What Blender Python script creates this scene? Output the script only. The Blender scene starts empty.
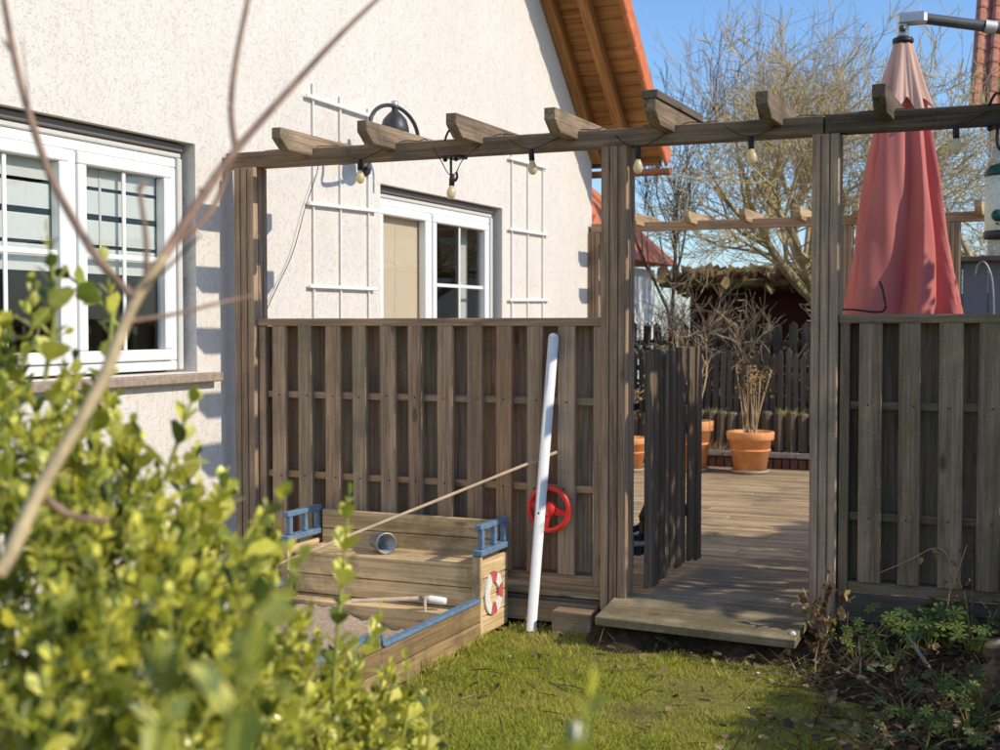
import bpy, bmesh, math, random
import numpy as np
from mathutils import Vector, Matrix, Euler, Quaternion

# ------------------------------------------------------------------ camera, sky, sun, exposure
SC = bpy.context.scene
COL = SC.collection
F = 1300.0                                    # focal length in pixels of a 1000 px wide picture
PITCH = math.atan(50 / F); YAW = math.radians(23.7); CAM = np.array([2.031, -5.991, 1.5])
cam_data = bpy.data.cameras.new('camera'); cam = bpy.data.objects.new('camera', cam_data); COL.objects.link(cam)
cam.location = CAM; cam.rotation_euler = (math.pi / 2 - PITCH, 0, YAW)
cam_data.sensor_width = 36; cam_data.lens = F * 36 / 1000; cam_data.clip_start = .05; cam_data.clip_end = 900
cam_data.dof.use_dof = True; cam_data.dof.focus_distance = 6.4; cam_data.dof.aperture_fstop = 3.9
SC.camera = cam

SUN = Vector((1, -.035, .68)).normalized()      # towards the sun
el = math.asin(SUN.z); az = math.atan2(SUN.x, SUN.y)
w = bpy.data.worlds.new('World'); SC.world = w; w.use_nodes = True
nt = w.node_tree; nt.nodes.clear()
sky = nt.nodes.new('ShaderNodeTexSky'); sky.sky_type = 'NISHITA'; sky.sun_disc = False
sky.sun_elevation = el; sky.sun_rotation = az; sky.air_density = 1.0; sky.dust_density = .6; sky.ozone_density = 7.0
bg = nt.nodes.new('ShaderNodeBackground'); bg.inputs[1].default_value = .13
wo = nt.nodes.new('ShaderNodeOutputWorld'); nt.links.new(sky.outputs[0], bg.inputs[0]); nt.links.new(bg.outputs[0], wo.inputs[0])
sd = bpy.data.lights.new('sun', 'SUN'); sd.energy = 2.6; sd.angle = math.radians(.55); sd.color = (1, .90, .74)
sun = bpy.data.objects.new('sun', sd); COL.objects.link(sun); sun.rotation_euler = SUN.to_track_quat('Z', 'Y').to_euler()
SC.view_settings.view_transform = 'Standard'; SC.view_settings.look = 'None'; SC.view_settings.exposure = 0.60; SC.view_settings.gamma = 1
SC.render.engine = 'CYCLES'; SC.cycles.use_denoising = True
SC.cycles.max_bounces = 8; SC.cycles.transparent_max_bounces = 12

# ------------------------------------------------------------------ pixel helpers (a pixel is a direction; distance from what it touches)
fw = np.array([-math.sin(YAW) * math.cos(PITCH), math.cos(YAW) * math.cos(PITCH), -math.sin(PITCH)])
rt = np.array([math.cos(YAW), math.sin(YAW), 0]); up = np.cross(rt, fw)
def ray(px, py): return fw + rt * (px - 500) / F + up * (375 - py) / F
def on(ax, v, px, py):
    d = ray(px, py); return CAM + d * (v - CAM[ax]) / d[ax]
def at(px, py, d): return CAM + ray(px, py) * d
def V3(p): return Vector([float(a) for a in p])

# ------------------------------------------------------------------ object helpers
def wm(o):
    m = o.matrix_basis.copy()
    return wm(o.parent) @ o.matrix_parent_inverse @ m if o.parent else m
def attach(o, p):
    if p is not None:
        o.parent = p; o.matrix_parent_inverse = wm(p).inverted()
    return o
def tag(o, label=None, cat=None, group=None, kind=None):
    for k, v in (('label', label), ('category', cat), ('group', group), ('kind', kind)):
        if v: o[k] = v
    return o
def thing(name, loc, label, cat, group=None, rot=None):
    o = bpy.data.objects.new(name, None); COL.objects.link(o); o.location = V3(loc); o.empty_display_size = .1
    if rot: o.rotation_euler = rot
    return tag(o, label, cat, group)
def link(name, me, mat, parent=None, loc=(0, 0, 0), rot=None, smooth=False):
    o = bpy.data.objects.new(name, me); COL.objects.link(o); o.location = V3(loc)
    if rot is not None: o.rotation_euler = rot
    if mat is not None and not me.materials: me.materials.append(mat)
    if smooth: me.polygons.foreach_set('use_smooth', [True] * len(me.polygons))
    return attach(o, parent)
def mesh(name, vs, fs, mat, parent=None, loc=(0, 0, 0), rot=None, smooth=False):
    me = bpy.data.meshes.new(name); me.from_pydata([tuple(map(float, v)) for v in vs], [], [tuple(f) for f in fs]); me.update()
    return link(name, me, mat, parent, loc, rot, smooth)
_bx = {}
def box_mesh(sx, sy, sz, bev, mat):
    k = (round(sx, 4), round(sy, 4), round(sz, 4), round(bev, 4), mat.name)
    if k not in _bx:
        bm = bmesh.new(); bmesh.ops.create_cube(bm, size=1)
        for v in bm.verts: v.co = Vector((v.co.x * sx, v.co.y * sy, v.co.z * sz))
        if bev: bmesh.ops.bevel(bm, geom=bm.edges[:], offset=bev, segments=1, affect='EDGES')
        me = bpy.data.meshes.new('box'); bm.to_mesh(me); bm.free(); me.materials.append(mat); _bx[k] = me
    return _bx[k]
def box(name, c, s, mat, parent=None, bev=.003, rot=None):
    return link(name, box_mesh(*s, bev, mat), None, parent, c, rot)
def box2(name, lo, hi, mat, parent=None, bev=.003, rot=None):
    lo, hi = np.array(lo, float), np.array(hi, float)
    return box(name, (lo + hi) / 2, hi - lo, mat, parent, bev, rot)
def prism(name, outline, depth, mat, parent=None, loc=(0, 0, 0), rot=None, bev=0, axis=1):
    """outline: 2D points in the plane normal to `axis`; extruded symmetrically by depth"""
    bm = bmesh.new(); a = []; b = []
    for s, L in ((-depth / 2, a), (depth / 2, b)):
        for p in outline:
            q = [p[0], p[1]]; q.insert(axis, s); L.append(bm.verts.new(q))
    n = len(a); bm.faces.new(a); bm.faces.new(b[::-1])
    for i in range(n): bm.faces.new((a[i], b[i], b[(i + 1) % n], a[(i + 1) % n]))
    bmesh.ops.recalc_face_normals(bm, faces=bm.faces[:])
    if bev: bmesh.ops.bevel(bm, geom=bm.edges[:], offset=bev, segments=1, affect='EDGES')
    me = bpy.data.meshes.new(name); bm.to_mesh(me); bm.free()
    return link(name, me, mat, parent, loc, rot)
def lathe(name, prof, mat, parent=None, loc=(0, 0, 0), rot=None, n=28, smooth=True, cap=True):
    vs = []; fs = []
    for r, z in prof:
        for k in range(n):
            t = 2 * math.pi * k / n; vs.append((r * math.cos(t), r * math.sin(t), z))
    for i in range(len(prof) - 1):
        for k in range(n): fs.append((i * n + k, i * n + (k + 1) % n, (i + 1) * n + (k + 1) % n, (i + 1) * n + k))
    if cap and prof[0][0] > 1e-4: fs.append(tuple(range(n))[::-1])
    if cap and prof[-1][0] > 1e-4: fs.append(tuple((len(prof) - 1) * n + k for k in range(n)))
    return mesh(name, vs, fs, mat, parent, loc, rot, smooth)
def tube_geo(polys, sides):
    """polys: list of (points Nx3, radii N) -> verts, quads"""
    vs = []; fs = []; off = 0
    ang = np.arange(sides) * 2 * math.pi / sides; ca, sa = np.cos(ang), np.sin(ang)
    for P, R in polys:
        P = np.asarray(P, float); R = np.asarray(R, float); n = len(P)
        T = np.gradient(P, axis=0); T /= np.linalg.norm(T, axis=1)[:, None] + 1e-12
        ref = np.array([0, 0, 1.]) if abs(T[0][2]) < .9 else np.array([1., 0, 0])
        A = np.cross(T, ref); A /= np.linalg.norm(A, axis=1)[:, None] + 1e-9; B = np.cross(T, A)
        ring = P[:, None] + R[:, None, None] * (A[:, None] * ca[None, :, None] + B[:, None] * sa[None, :, None])
        vs.append(ring.reshape(-1, 3))
        i = np.arange(n - 1)[:, None] * sides; k = np.arange(sides)[None]; k2 = (k + 1) % sides
        fs.append((np.stack([i + k, i + k2, i + sides + k2, i + sides + k], -1) + off).reshape(-1, 4)); off += n * sides
    return np.concatenate(vs), np.concatenate(fs)
def fast_mesh(name, vs, fs, mat, parent=None, rnd=None, smooth=True):
    vs = np.ascontiguousarray(vs, np.float32); fs = np.ascontiguousarray(fs, np.int32); me = bpy.data.meshes.new(name); k = fs.shape[1]
    me.vertices.add(len(vs)); me.vertices.foreach_set('co', vs.ravel())
    me.loops.add(fs.size); me.loops.foreach_set('vertex_index', fs.ravel())
    me.polygons.add(len(fs)); me.polygons.foreach_set('loop_start', np.arange(len(fs), dtype=np.int32) * k)
    me.update(calc_edges=True)
    if rnd is not None:
        a = me.attributes.new('rnd', 'FLOAT', 'POINT'); a.data.foreach_set('value', np.ascontiguousarray(rnd, np.float32))
    if smooth: me.polygons.foreach_set('use_smooth', [True] * len(me.polygons))
    return link(name, me, mat, parent)
def tubes(name, polys, mat, parent=None, sides=5, smooth=True):
    v, f = tube_geo(polys, sides); return fast_mesh(name, v, f, mat, parent, smooth=smooth)
def smooth_path(pts, n=4):
    """Catmull-Rom through pts"""
    P = np.asarray(pts, float); Q = np.vstack([2 * P[0] - P[1], P, 2 * P[-1] - P[-2]]); out = []
    for i in range(1, len(Q) - 2):
        for t in np.arange(n) / n:
            a, b, c, d = Q[i - 1:i + 3]
            out.append(.5 * (2 * b + (c - a) * t + (2 * a - 5 * b + 4 * c - d) * t * t + (3 * b - a - 3 * c + d) * t ** 3))
    out.append(P[-1]); return np.array(out)
def pipe(name, pts, r, mat, parent=None, sides=10, n=6, taper=None):
    P = smooth_path(pts, n) if len(pts) > 2 else np.asarray(pts, float)
    R = np.full(len(P), r) if taper is None else np.linspace(r, taper, len(P))
    v, f = tube_geo([(P, R)], sides); m = len(P)
    caps = [tuple(range(sides)), tuple((m - 1) * sides + k for k in range(sides))]
    return mesh(name, v, [tuple(q) for q in f] + caps, mat, parent, smooth=True)
def scatter(name, bv, bf, M, P, mat, parent=None, rnd=None, smooth=True):
    """copies of a small base mesh joined in one mesh; M (N,3,3) columns are the axes"""
    bv = np.asarray(bv, float); bf = np.asarray(bf); N = len(P); k = len(bv)
    v = np.einsum('nij,kj->nki', M, bv) + P[:, None]
    f = (bf[None] + (np.arange(N) * k)[:, None, None]).reshape(-1, bf.shape[1])
    return fast_mesh(name, v.reshape(-1, 3), f, mat, parent, None if rnd is None else np.repeat(rnd, k), smooth)
def unit(a): return a / (np.linalg.norm(a, axis=-1, keepdims=True) + 1e-9)
def frames(D, N0, size):
    """D direction of leaf, N0 rough normal -> matrices with columns side, dir, normal scaled"""
    D = unit(D); S = unit(np.cross(D, N0)); Nn = np.cross(S, D)
    return np.stack([S, D, Nn], -1) * np.asarray(size)[:, None, None]

# ------------------------------------------------------------------ materials
def newmat(name):
    m = bpy.data.materials.new(name); m.use_nodes = True; t = m.node_tree; t.nodes.clear()
    out = t.nodes.new('ShaderNodeOutputMaterial'); return m, t, out
def ramp(t, fac, stops):
    r = t.nodes.new('ShaderNodeValToRGB'); e = r.color_ramp.elements
    while len(e) < len(stops): e.new(.5)
    for x, (p, c) in zip(e, stops): x.position = p; x.color = (*c, 1) if len(c) == 3 else c
    t.links.new(fac, r.inputs[0]); return r.outputs[0]
def mixc(t, fac, a, b, mode='MIX'):
    m = t.nodes.new('ShaderNodeMix'); m.data_type = 'RGBA'; m.blend_type = mode
    for s, v in ((m.inputs[0], fac), (m.inputs[6], a), (m.inputs[7], b)):
        if hasattr(v, 'is_linked'): t.links.new(v, s)
        else: s.default_value = v if not isinstance(v, tuple) else (*v, 1)[:4]
    return m.outputs[2]
def math_(t, op, a, b=None, c=None):
    m = t.nodes.new('ShaderNodeMath'); m.operation = op
    for i, v in enumerate((a, b, c)):
        if v is None: continue
        if hasattr(v, 'is_linked'): t.links.new(v, m.inputs[i])
        else: m.inputs[i].default_value = v
    return m.outputs[0]
def noise(t, co, scale, detail=4, rough=.6, dist=0):
    n = t.nodes.new('ShaderNodeTexNoise'); n.inputs['Scale'].default_value = scale; n.inputs['Detail'].default_value = detail
    n.inputs['Roughness'].default_value = rough; n.inputs['Distortion'].default_value = dist
    t.links.new(co, n.inputs['Vector']); return n.outputs['Fac']
def principled(t, out, col, rough=.8, bump=None, bstr=.3, bdist=.01, metal=0, spec=.3, trans=None):
    p = t.nodes.new('ShaderNodeBsdfPrincipled'); p.inputs['Metallic'].default_value = metal
    p.inputs['Specular IOR Level'].default_value = spec
    for s, v in ((p.inputs['Base Color'], col), (p.inputs['Roughness'], rough)):
        if hasattr(v, 'is_linked'): t.links.new(v, s)
        else: s.default_value = v if not isinstance(v, tuple) else (*v, 1)[:4]
    if bump is not None:
        b = t.nodes.new('ShaderNodeBump'); b.inputs['Strength'].default_value = bstr; b.inputs['Distance'].default_value = bdist
        t.links.new(bump, b.inputs['Height']); t.links.new(b.outputs[0], p.inputs['Normal'])
    sh = p.outputs[0]
    if trans:
        tr = t.nodes.new('ShaderNodeBsdfTranslucent'); mx = t.nodes.new('ShaderNodeMixShader'); mx.inputs[0].default_value = trans
        if hasattr(col, 'is_linked'): t.links.new(col, tr.inputs[0])
        else: tr.inputs[0].default_value = (*col, 1)
        t.links.new(sh, mx.inputs[1]); t.links.new(tr.outputs[0], mx.inputs[2]); sh = mx.outputs[0]
    t.links.new(sh, out.inputs[0]); return p
def objco(t, spread=37.):
    tc = t.nodes.new('ShaderNodeTexCoord'); oi = t.nodes.new('ShaderNodeObjectInfo')
    mul = t.nodes.new('ShaderNodeVectorMath'); mul.operation = 'MULTIPLY_ADD'
    t.links.new(oi.outputs['Random'], mul.inputs[0]); mul.inputs[1].default_value = (spread, spread * .7, spread * 1.3)
    t.links.new(tc.outputs['Object'], mul.inputs[2]); return mul.outputs[0], oi.outputs['Random']
def scaled(t, co, s):
    m = t.nodes.new('ShaderNodeMapping'); m.inputs['Scale'].default_value = s; t.links.new(co, m.inputs[0]); return m.outputs[0]
def geo_pos(t):
    return t.nodes.new('ShaderNodeNewGeometry').outputs['Position']
def wood(name, c1, c2, axis, var=.35, rough=.85, bstr=.35, stain=None, stain_at=.62, fine=90., hue=None):
    m, t, out = newmat(name); co, rnd = objco(t)
    s = [fine] * 3; s[axis] = fine * .035
    g = noise(t, scaled(t, co, s), 1, 5, .65); s2 = [14.] * 3; s2[axis] = .8
    g2 = noise(t, scaled(t, co, s2), 1, 3, .55, .6)
    mix = math_(t, 'ADD', math_(t, 'MULTIPLY', g, .6), math_(t, 'MULTIPLY', g2, .45))
    col = ramp(t, mix, [(.36, c1), (.66, c2)])
    v = math_(t, 'MULTIPLY_ADD', rnd, var, 1 - var / 2)
    cv = t.nodes.new('ShaderNodeCombineColor'); [t.links.new(v, cv.inputs[i]) for i in range(3)]
    col = mixc(t, 1., col, cv.outputs[0], 'MULTIPLY')
    if hue:
        h = ramp(t, math_(t, 'FRACT', math_(t, 'MULTIPLY', rnd, 7.31)), hue); col = mixc(t, 1., col, h, 'MULTIPLY')
    vo = t.nodes.new('ShaderNodeTexVoronoi'); ks = [7.0] * 3; ks[axis] = 2.4; t.links.new(scaled(t, co, ks), vo.inputs['Vector']); vo.inputs['Scale'].default_value = 1
    kn = ramp(t, vo.outputs['Distance'], [(.06, (1, 1, 1)), (.13, (0, 0, 0))]); col = mixc(t, math_(t, 'MULTIPLY', kn, .7), col, tuple(x * .45 for x in c1))
    if stain is not None:
        st = noise(t, geo_pos(t), 2.6, 6, .68); col = mixc(t, ramp(t, st, [(stain_at - .08, (0, 0, 0)), (stain_at + .1, (.8, .8, .8))]), col, stain)
    sp = noise(t, co, 160, 2, .6)
    col = mixc(t, ramp(t, sp, [(.62, (0, 0, 0)), (.74, (.45, .45, .45))]), col, tuple(min(1, a * 1.7 + .03) for a in c2))
    principled(t, out, col, rough, g, bstr, .004, spec=.2); return m
def plain(name, c, rough=.6, metal=0, spec=.4, var=.12, nscale=30, bstr=.08, trans=None):
    m, t, out = newmat(name); co, rnd = objco(t); n = noise(t, co, nscale, 5, .6)
    col = ramp(t, n, [(.25, tuple(x * (1 - var) for x in c)), (.75, tuple(min(1, x * (1 + var)) for x in c))])
    principled(t, out, col, rough, n, bstr, .003, metal, spec, trans); return m
def leafmat(name, stops, rough=.45, trans=.35, spec=.35, obj_rnd=False):
    m, t, out = newmat(name)
    if obj_rnd: f = t.nodes.new('ShaderNodeObjectInfo').outputs['Random']
    else:
        a = t.nodes.new('ShaderNodeAttribute'); a.attribute_name = 'rnd'; f = a.outputs['Fac']
    col = ramp(t, f, stops); n = noise(t, geo_pos(t), 60, 3)
    col = mixc(t, .5, col, ramp(t, n, [(.3, (.55, .55, .5)), (.7, (1.2, 1.2, 1.1))]), 'MULTIPLY')
    principled(t, out, col, rough, spec=spec, trans=trans); return m

M = {}
# weathered grey-brown softwood, grain along z / x / y
GREY = ((.165, .106, .069), (.48, .337, .222)); HUE = [(0, (1, 1, 1)), (.55, (1, .97, .92)), (.7, (.86, .96, .93)), (.82, (1.18, .93, .74)), (1, (1, .9, .88))]
for ax, n_ in enumerate('xyz'):
    M['grey_' + n_] = wood('weathered_wood_' + n_, *GREY, ax, var=.35, stain=(.20, .165, .115), stain_at=.6, hue=HUE)
    M['dark_' + n_] = wood('dark_wood_' + n_, (.06, .046, .035), (.19, .15, .115), ax, var=.35, stain=(.08, .072, .045))
    M['moss_' + n_] = wood('mossy_wood_' + n_, (.115, .074, .046), (.40, .28, .175), ax, var=.35, stain=(.17, .15, .07), stain_at=.58)
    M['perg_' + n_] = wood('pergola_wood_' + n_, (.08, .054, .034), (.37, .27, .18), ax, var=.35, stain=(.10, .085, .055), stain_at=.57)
    M['pergd_' + n_] = wood('shaded_side_wood_' + n_, (.06, .043, .029), (.225, .17, .115), ax, var=.3, stain=(.07, .06, .04), stain_at=.57)  # darker copy of the pergola wood, right-hand shade put into its colour
    M['pine_' + n_] = wood('pine_' + n_, (.34, .22, .10), (.80, .61, .345), ax, var=.4, bstr=.25, stain=(.20, .13, .07), stain_at=.56, fine=60)
    M['oldpine_' + n_] = wood('weathered_pine_' + n_, (.15, .095, .045), (.43, .30, .15), ax, var=.4, bstr=.3, stain=(.11, .075, .045), stain_at=.55, fine=60)
    M['soffit_' + n_] = wood('soffit_wood_' + n_, (.17, .068, .022), (.44, .215, .075), ax, var=.35, bstr=.15, fine=60)
    M['deck_' + n_] = wood('deck_wood_' + n_, (.14, .09, .05), (.58, .43, .255), ax, var=.3, stain=(.16, .13, .085), stain_at=.6)
M['gate_z'] = wood('gate_wood', (.045, .032, .021), (.25, .18, .12), 2, var=.6, bstr=.7)  # darkened so the colour holds the shade lying on the gate
M['blue'] = plain('blue_paint', (.13, .21, .31), .6, var=.35, nscale=50, bstr=.2)
M['pvc'] = plain('white_window_plastic', (.80, .80, .78), .35, var=.03)
M['grey_bar'] = plain('shutter_bar', (.17, .145, .135), .5, var=.1)
M['rail'] = plain('shutter_guide', (.62, .60, .56), .5, var=.05)
M['sill'] = plain('sill_stone', (.33, .26, .20), .8, var=.35, nscale=40, bstr=.3)
M['blind'] = plain('pale_blind_cloth', (.84, .86, .83), .9, var=.04, trans=.3)
M['beige_blind'] = plain('beige_blind_cloth', (.72, .59, .43), .9, var=.04)
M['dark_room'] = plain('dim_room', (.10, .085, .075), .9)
M['terracotta'] = plain('terracotta', (.74, .33, .13), .85, var=.22, nscale=14, bstr=.15)
M['saucer'] = plain('saucer_clay', (.42, .36, .29), .85, var=.2)
M['red'] = plain('red_plastic', (.85, .04, .025), .35, var=.08, spec=.5)
M['white_paint'] = plain('white_paint', (.78, .77, .74), .45, var=.06)
M['ring_white'] = plain('ring_white_paint', (.72, .70, .66), .6, var=.15)
M['ring_red'] = plain('ring_red_paint', (.50, .10, .09), .6, var=.2)
M['black'] = plain('black_iron', (.018, .018, .02), .5, var=.2)
M['anthracite'] = plain('anthracite_lamp_metal', (.05, .053, .058), .45, metal=.3, var=.15)
M['alu'] = plain('cast_aluminium', (.55, .55, .54), .45, metal=.7, var=.1)
M['arm'] = plain('grey_arm_metal', (.10, .105, .115), .4, metal=.5, var=.1)
M['zinc'] = plain('galvanised_tin', (.30, .31, .32), .5, metal=.6, var=.2)
M['tin_in'] = plain('tin_inside', (.09, .09, .09), .7, var=.3)
M['copper'] = plain('brown_gutter_metal', (.32, .13, .065), .5, metal=.2, var=.2)
M['wire'] = plain('black_cable', (.03, .028, .026), .7)
M['trellis'] = plain('white_trellis_wood', (.80, .78, .74), .7, var=.08, nscale=60)
M['tile_orange'] = plain('orange_roof_tile', (.58, .17, .07), .8, var=.25, nscale=10, bstr=.2)
M['tile_red'] = plain('aged_red_roof_tile', (.42, .17, .105), .8, var=.4, nscale=8, bstr=.3)
M['brick'] = plain('dark_clay_brick', (.17, .085, .06), .9, var=.4, nscale=18, bstr=.3)
M['paver'] = plain('pale_paving_stone', (.45, .36, .27), .9, var=.3, nscale=10, bstr=.3)
M['shed_red'] = wood('red_brown_shed_boards', (.045, .014, .01), (.11, .035, .023), 0, var=.3)
M['far_white'] = plain('far_white_render', (.70, .68, .64), .9, var=.06)
M['grey_panel'] = plain('grey_cladding', (.22, .22, .25), .7, var=.1)
M['thatch'] = plain('mossy_roof_cover', (.23, .18, .07), .95, var=.45, nscale=9, bstr=.6)
M['feeder_green'] = plain('green_plastic', (.008, .07, .05), .4, var=.1, spec=.5)
M['seed'] = plain('bird_seed', (.84, .77, .60), .8, var=.25, nscale=90)
M['lichen_bark'] = plain('lichen_covered_bark', (.52, .42, .22), .95, var=.6, nscale=9, bstr=.4)
M['twig_tan'] = plain('pale_twig', (.46, .34, .20), .9, var=.35, nscale=5)
M['twig_dark'] = plain('dark_twig', (.16, .115, .09), .9, var=.3, nscale=5)
M['bare_stem'] = plain('bare_brown_stem', (.27, .165, .11), .65, var=.55, nscale=26, bstr=.6)
M['olive_stem'] = plain('olive_brown_stem', (.42, .32, .17), .65, var=.5, nscale=22, bstr=.6)
M['green_stem'] = plain('green_shrub_stem', (.30, .31, .06), .6, var=.3, nscale=14)
M['dry_stem'] = plain('dry_plant_stem', (.45, .33, .19), .9, var=.35, nscale=14)
M['bamboo'] = plain('dry_cane', (.45, .34, .22), .7, var=.3, nscale=14)
M['stick'] = plain('pinkish_stick', (.46, .36, .26), .8, var=.2)
M['log'] = plain('rotting_log_wood', (.16, .09, .05), .95, var=.6, nscale=20, bstr=.8)
M['petal'] = plain('fallen_petal', (.75, .72, .68), .7)
SHR = [(0, (.05, .085, .02)), (.22, (.20, .25, .035)), (.45, (.60, .58, .07)), (.75, (.90, .82, .14)), (1, (.92, .86, .26))]
M['shrub'] = leafmat('shrub_leaf', SHR, .28, .32, .5)
M['shrub_obj'] = leafmat('shrub_leaf_single', SHR, .28, .32, .5, obj_rnd=True)
M['shade_leaf'] = leafmat('shade_shrub_leaf', [(0, (.03, .06, .015)), (1, (.09, .14, .03))], .5, .3)
M['cranes'] = leafmat('cranesbill_leaf', [(0, (.06, .11, .03)), (.6, (.12, .19, .045)), (1, (.27, .31, .07))], .6, .3, obj_rnd=True)
M['dead'] = leafmat('dead_leaf', [(0, (.13, .07, .03)), (.6, (.30, .17, .07)), (1, (.50, .36, .16))], .8, .2, obj_rnd=True)
M['litter'] = leafmat('leaf_litter', [(0, (.10, .065, .035)), (.5, (.22, .14, .075)), (.85, (.36, .25, .14)), (1, (.52, .42, .27))], .9, .1)
M['dryhead'] = leafmat('dry_seed_head', [(0, (.16, .09, .04)), (1, (.48, .34, .17))], .9, .3)
M['grassblade'] = leafmat('grass_blade', [(0, (.28, .34, .05)), (.4, (.49, .52, .08)), (.75, (.65, .61, .13)), (.92, (.64, .52, .17)), (1, (.60, .45, .24))], .7, .45, .15)

def special():
    # roughcast plaster
    m, t, out = newmat('cream_roughcast_plaster'); p = geo_pos(t)
    mp = t.nodes.new('ShaderNodeMapping'); mp.inputs['Rotation'].default_value = (.6, 0, 0); mp.inputs['Scale'].default_value = (1, 1.6, 1); t.links.new(p, mp.inputs[0])
    n1 = noise(t, mp.outputs[0], 30, 2.5, .5, 1.5); n2 = noise(t, p, 120, 4, .6); n3 = noise(t, p, 1.1, 4, .6)
    worm = ramp(t, n1, [(.36, (0, 0, 0)), (.44, (1, 1, 1))])
    h = math_(t, 'ADD', worm, math_(t, 'MULTIPLY', n2, .5))
    col = ramp(t, n3, [(.3, (.70, .655, .595)), (.7, (.74, .70, .645))])
    col = mixc(t, .32, col, ramp(t, n1, [(.33, (.78, .73, .64)), (.41, (1, 1, 1))]), 'MULTIPLY')
    st = noise(t, scaled(t, p, (1, 7, .5)), 1.6, 5, .65); col = mixc(t, .25, col, ramp(t, st, [(.42, (1, 1, 1)), (.72, (.86, .83, .78))]), 'MULTIPLY')
    principled(t, out, col, .95, h, .55, .006, spec=.1); M['plaster'] = m
    # window glass: clear pane, reflective at grazing angles
    m, t, out = newmat('window_glass'); fr = t.nodes.new('ShaderNodeLayerWeight'); fr.inputs[0].default_value = .5
    tr = t.nodes.new('ShaderNodeBsdfTransparent'); tr.inputs[0].default_value = (.96, .965, .955, 1); gl = t.nodes.new('ShaderNodeBsdfGlossy'); gl.inputs['Roughness'].default_value = .01
    mx = t.nodes.new('ShaderNodeMixShader'); t.links.new(math_(t, 'MULTIPLY_ADD', math_(t, 'POWER', fr.outputs['Facing'], 4.0), .85, .035), mx.inputs[0]); t.links.new(tr.outputs[0], mx.inputs[1]); t.links.new(gl.outputs[0], mx.inputs[2]); t.links.new(mx.outputs[0], out.inputs[0]); M['glass'] = m
    # bulb: milky warm glass
    m, t, out = newmat('milky_bulb_glass'); principled(t, out, (.85, .74, .48), .15, spec=.6, trans=.4); M['bulb'] = m
    # umbrella cloth, faded towards the top flap
    m, t, out = newmat('faded_red_umbrella_cloth'); p = geo_pos(t); n = noise(t, scaled(t, p, (6, 6, 1.2)), 1, 5, .6); nf = noise(t, p, 420, 2)
    col = ramp(t, n, [(.3, (.63, .185, .17)), (.7, (.76, .285, .25))]); principled(t, out, col, .85, nf, .12, .002, spec=.15, trans=.25); M['umbrella'] = m
    m, t, out = newmat('bleached_umbrella_flap'); p = geo_pos(t); n = noise(t, scaled(t, p, (9, 9, 2)), 1, 5, .6)
    col = ramp(t, n, [(.3, (.66, .42, .34)), (.7, (.80, .56, .45))]); principled(t, out, col, .9, spec=.1, trans=.2); M['umb_top'] = m
    # sand
    m, t, out = newmat('play_sand'); p = geo_pos(t); n = noise(t, p, 55, 6, .7); n2 = noise(t, p, 5, 3)
    col = ramp(t, n, [(.3, (.38, .29, .21)), (.7, (.62, .50, .37))]); principled(t, out, col, .95, math_(t, 'ADD', n, n2), .9, .02, spec=.1); M['sand'] = m
    # soil and lawn ground
    m, t, out = newmat('garden_soil'); p = geo_pos(t); n = noise(t, p, 26, 7, .7); n2 = noise(t, p, 4, 4)
    col = ramp(t, n, [(.3, (.03, .02, .013)), (.7, (.12, .082, .05))]); col = mixc(t, ramp(t, n2, [(.5, (0, 0, 0)), (.7, (.55, .55, .55))]), col, (.045, .06, .02)); principled(t, out, col, .95, n, 1., .03, spec=.1); M['soil'] = m
    m, t, out = newmat('lawn_ground'); p = geo_pos(t); n = noise(t, p, 30, 7, .7); n2 = noise(t, p, 2.2, 4)
    col = ramp(t, n, [(.3, (.14, .14, .04)), (.7, (.34, .32, .08))]); col = mixc(t, ramp(t, n2, [(.45, (0, 0, 0)), (.7, (.6, .6, .6))]), col, (.10, .085, .035)); principled(t, out, col, .95, n, 1., .02, spec=.1); M['lawn'] = m
special()
rng = np.random.default_rng(11); R = random.Random(5)
XW = -2.25                                     # plane of the gable wall
DECK = .18

# ------------------------------------------------------------------ ground
def ground():
    g = np.linspace(-1, 1, 121); gx = np.sign(g) * (np.abs(g) ** 3) * 160 + np.sign(g) * np.abs(g) * 6
    X, Y = np.meshgrid(gx, gx); Z = .012 * np.sin(X * 1.7 + .4) * np.cos(Y * 1.3) * (np.abs(X) < 20) - .01
    v = np.stack([X, Y, Z], -1).reshape(-1, 3); n = len(gx); i = np.arange(n - 1)
    q = (i[:, None] * n + i[None]).ravel(); f = np.stack([q, q + 1, q + n + 1, q + n], -1)
    tag(fast_mesh('ground', v, f, M['lawn']), kind='structure')
    # flower bed: heaped soil in front of the right-hand fence
    nx, ny = 90, 60; xs = np.linspace(-.3, 3.3, nx); ys = np.linspace(-2.6, .02, ny); X, Y = np.meshgrid(xs, ys)
    edge = 1.0 + .10 * np.sin(Y * 5) + .06 * np.sin(Y * 13) + np.clip(-Y - .5, 0, 2) * .28
    w_ = np.clip((X - edge) / .28, 0, 1) ** 1.2
    Z = -.05 + w_ * (.085 + .07 * np.clip(1 + Y / .8, 0, 1)) + .018 * rng.standard_normal(X.shape) * w_
    k_ = np.clip((Y + .36 + .05 * np.sin(X * 11)) / .16, 0, 1) * np.clip((X + .12) / .12, 0, 1); Z = np.maximum(Z, -.05 + k_ * (.15 + .012 * rng.standard_normal(X.shape)))
    v = np.stack([X, Y, Z], -1).reshape(-1, 3); q = (np.arange(ny - 1)[:, None] * nx + np.arange(nx - 1)[None]).ravel()
    tag(fast_mesh('flower_bed', v, np.stack([q, q + 1, q + nx + 1, q + nx], -1), M['soil']), kind='structure')
ground()
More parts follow.
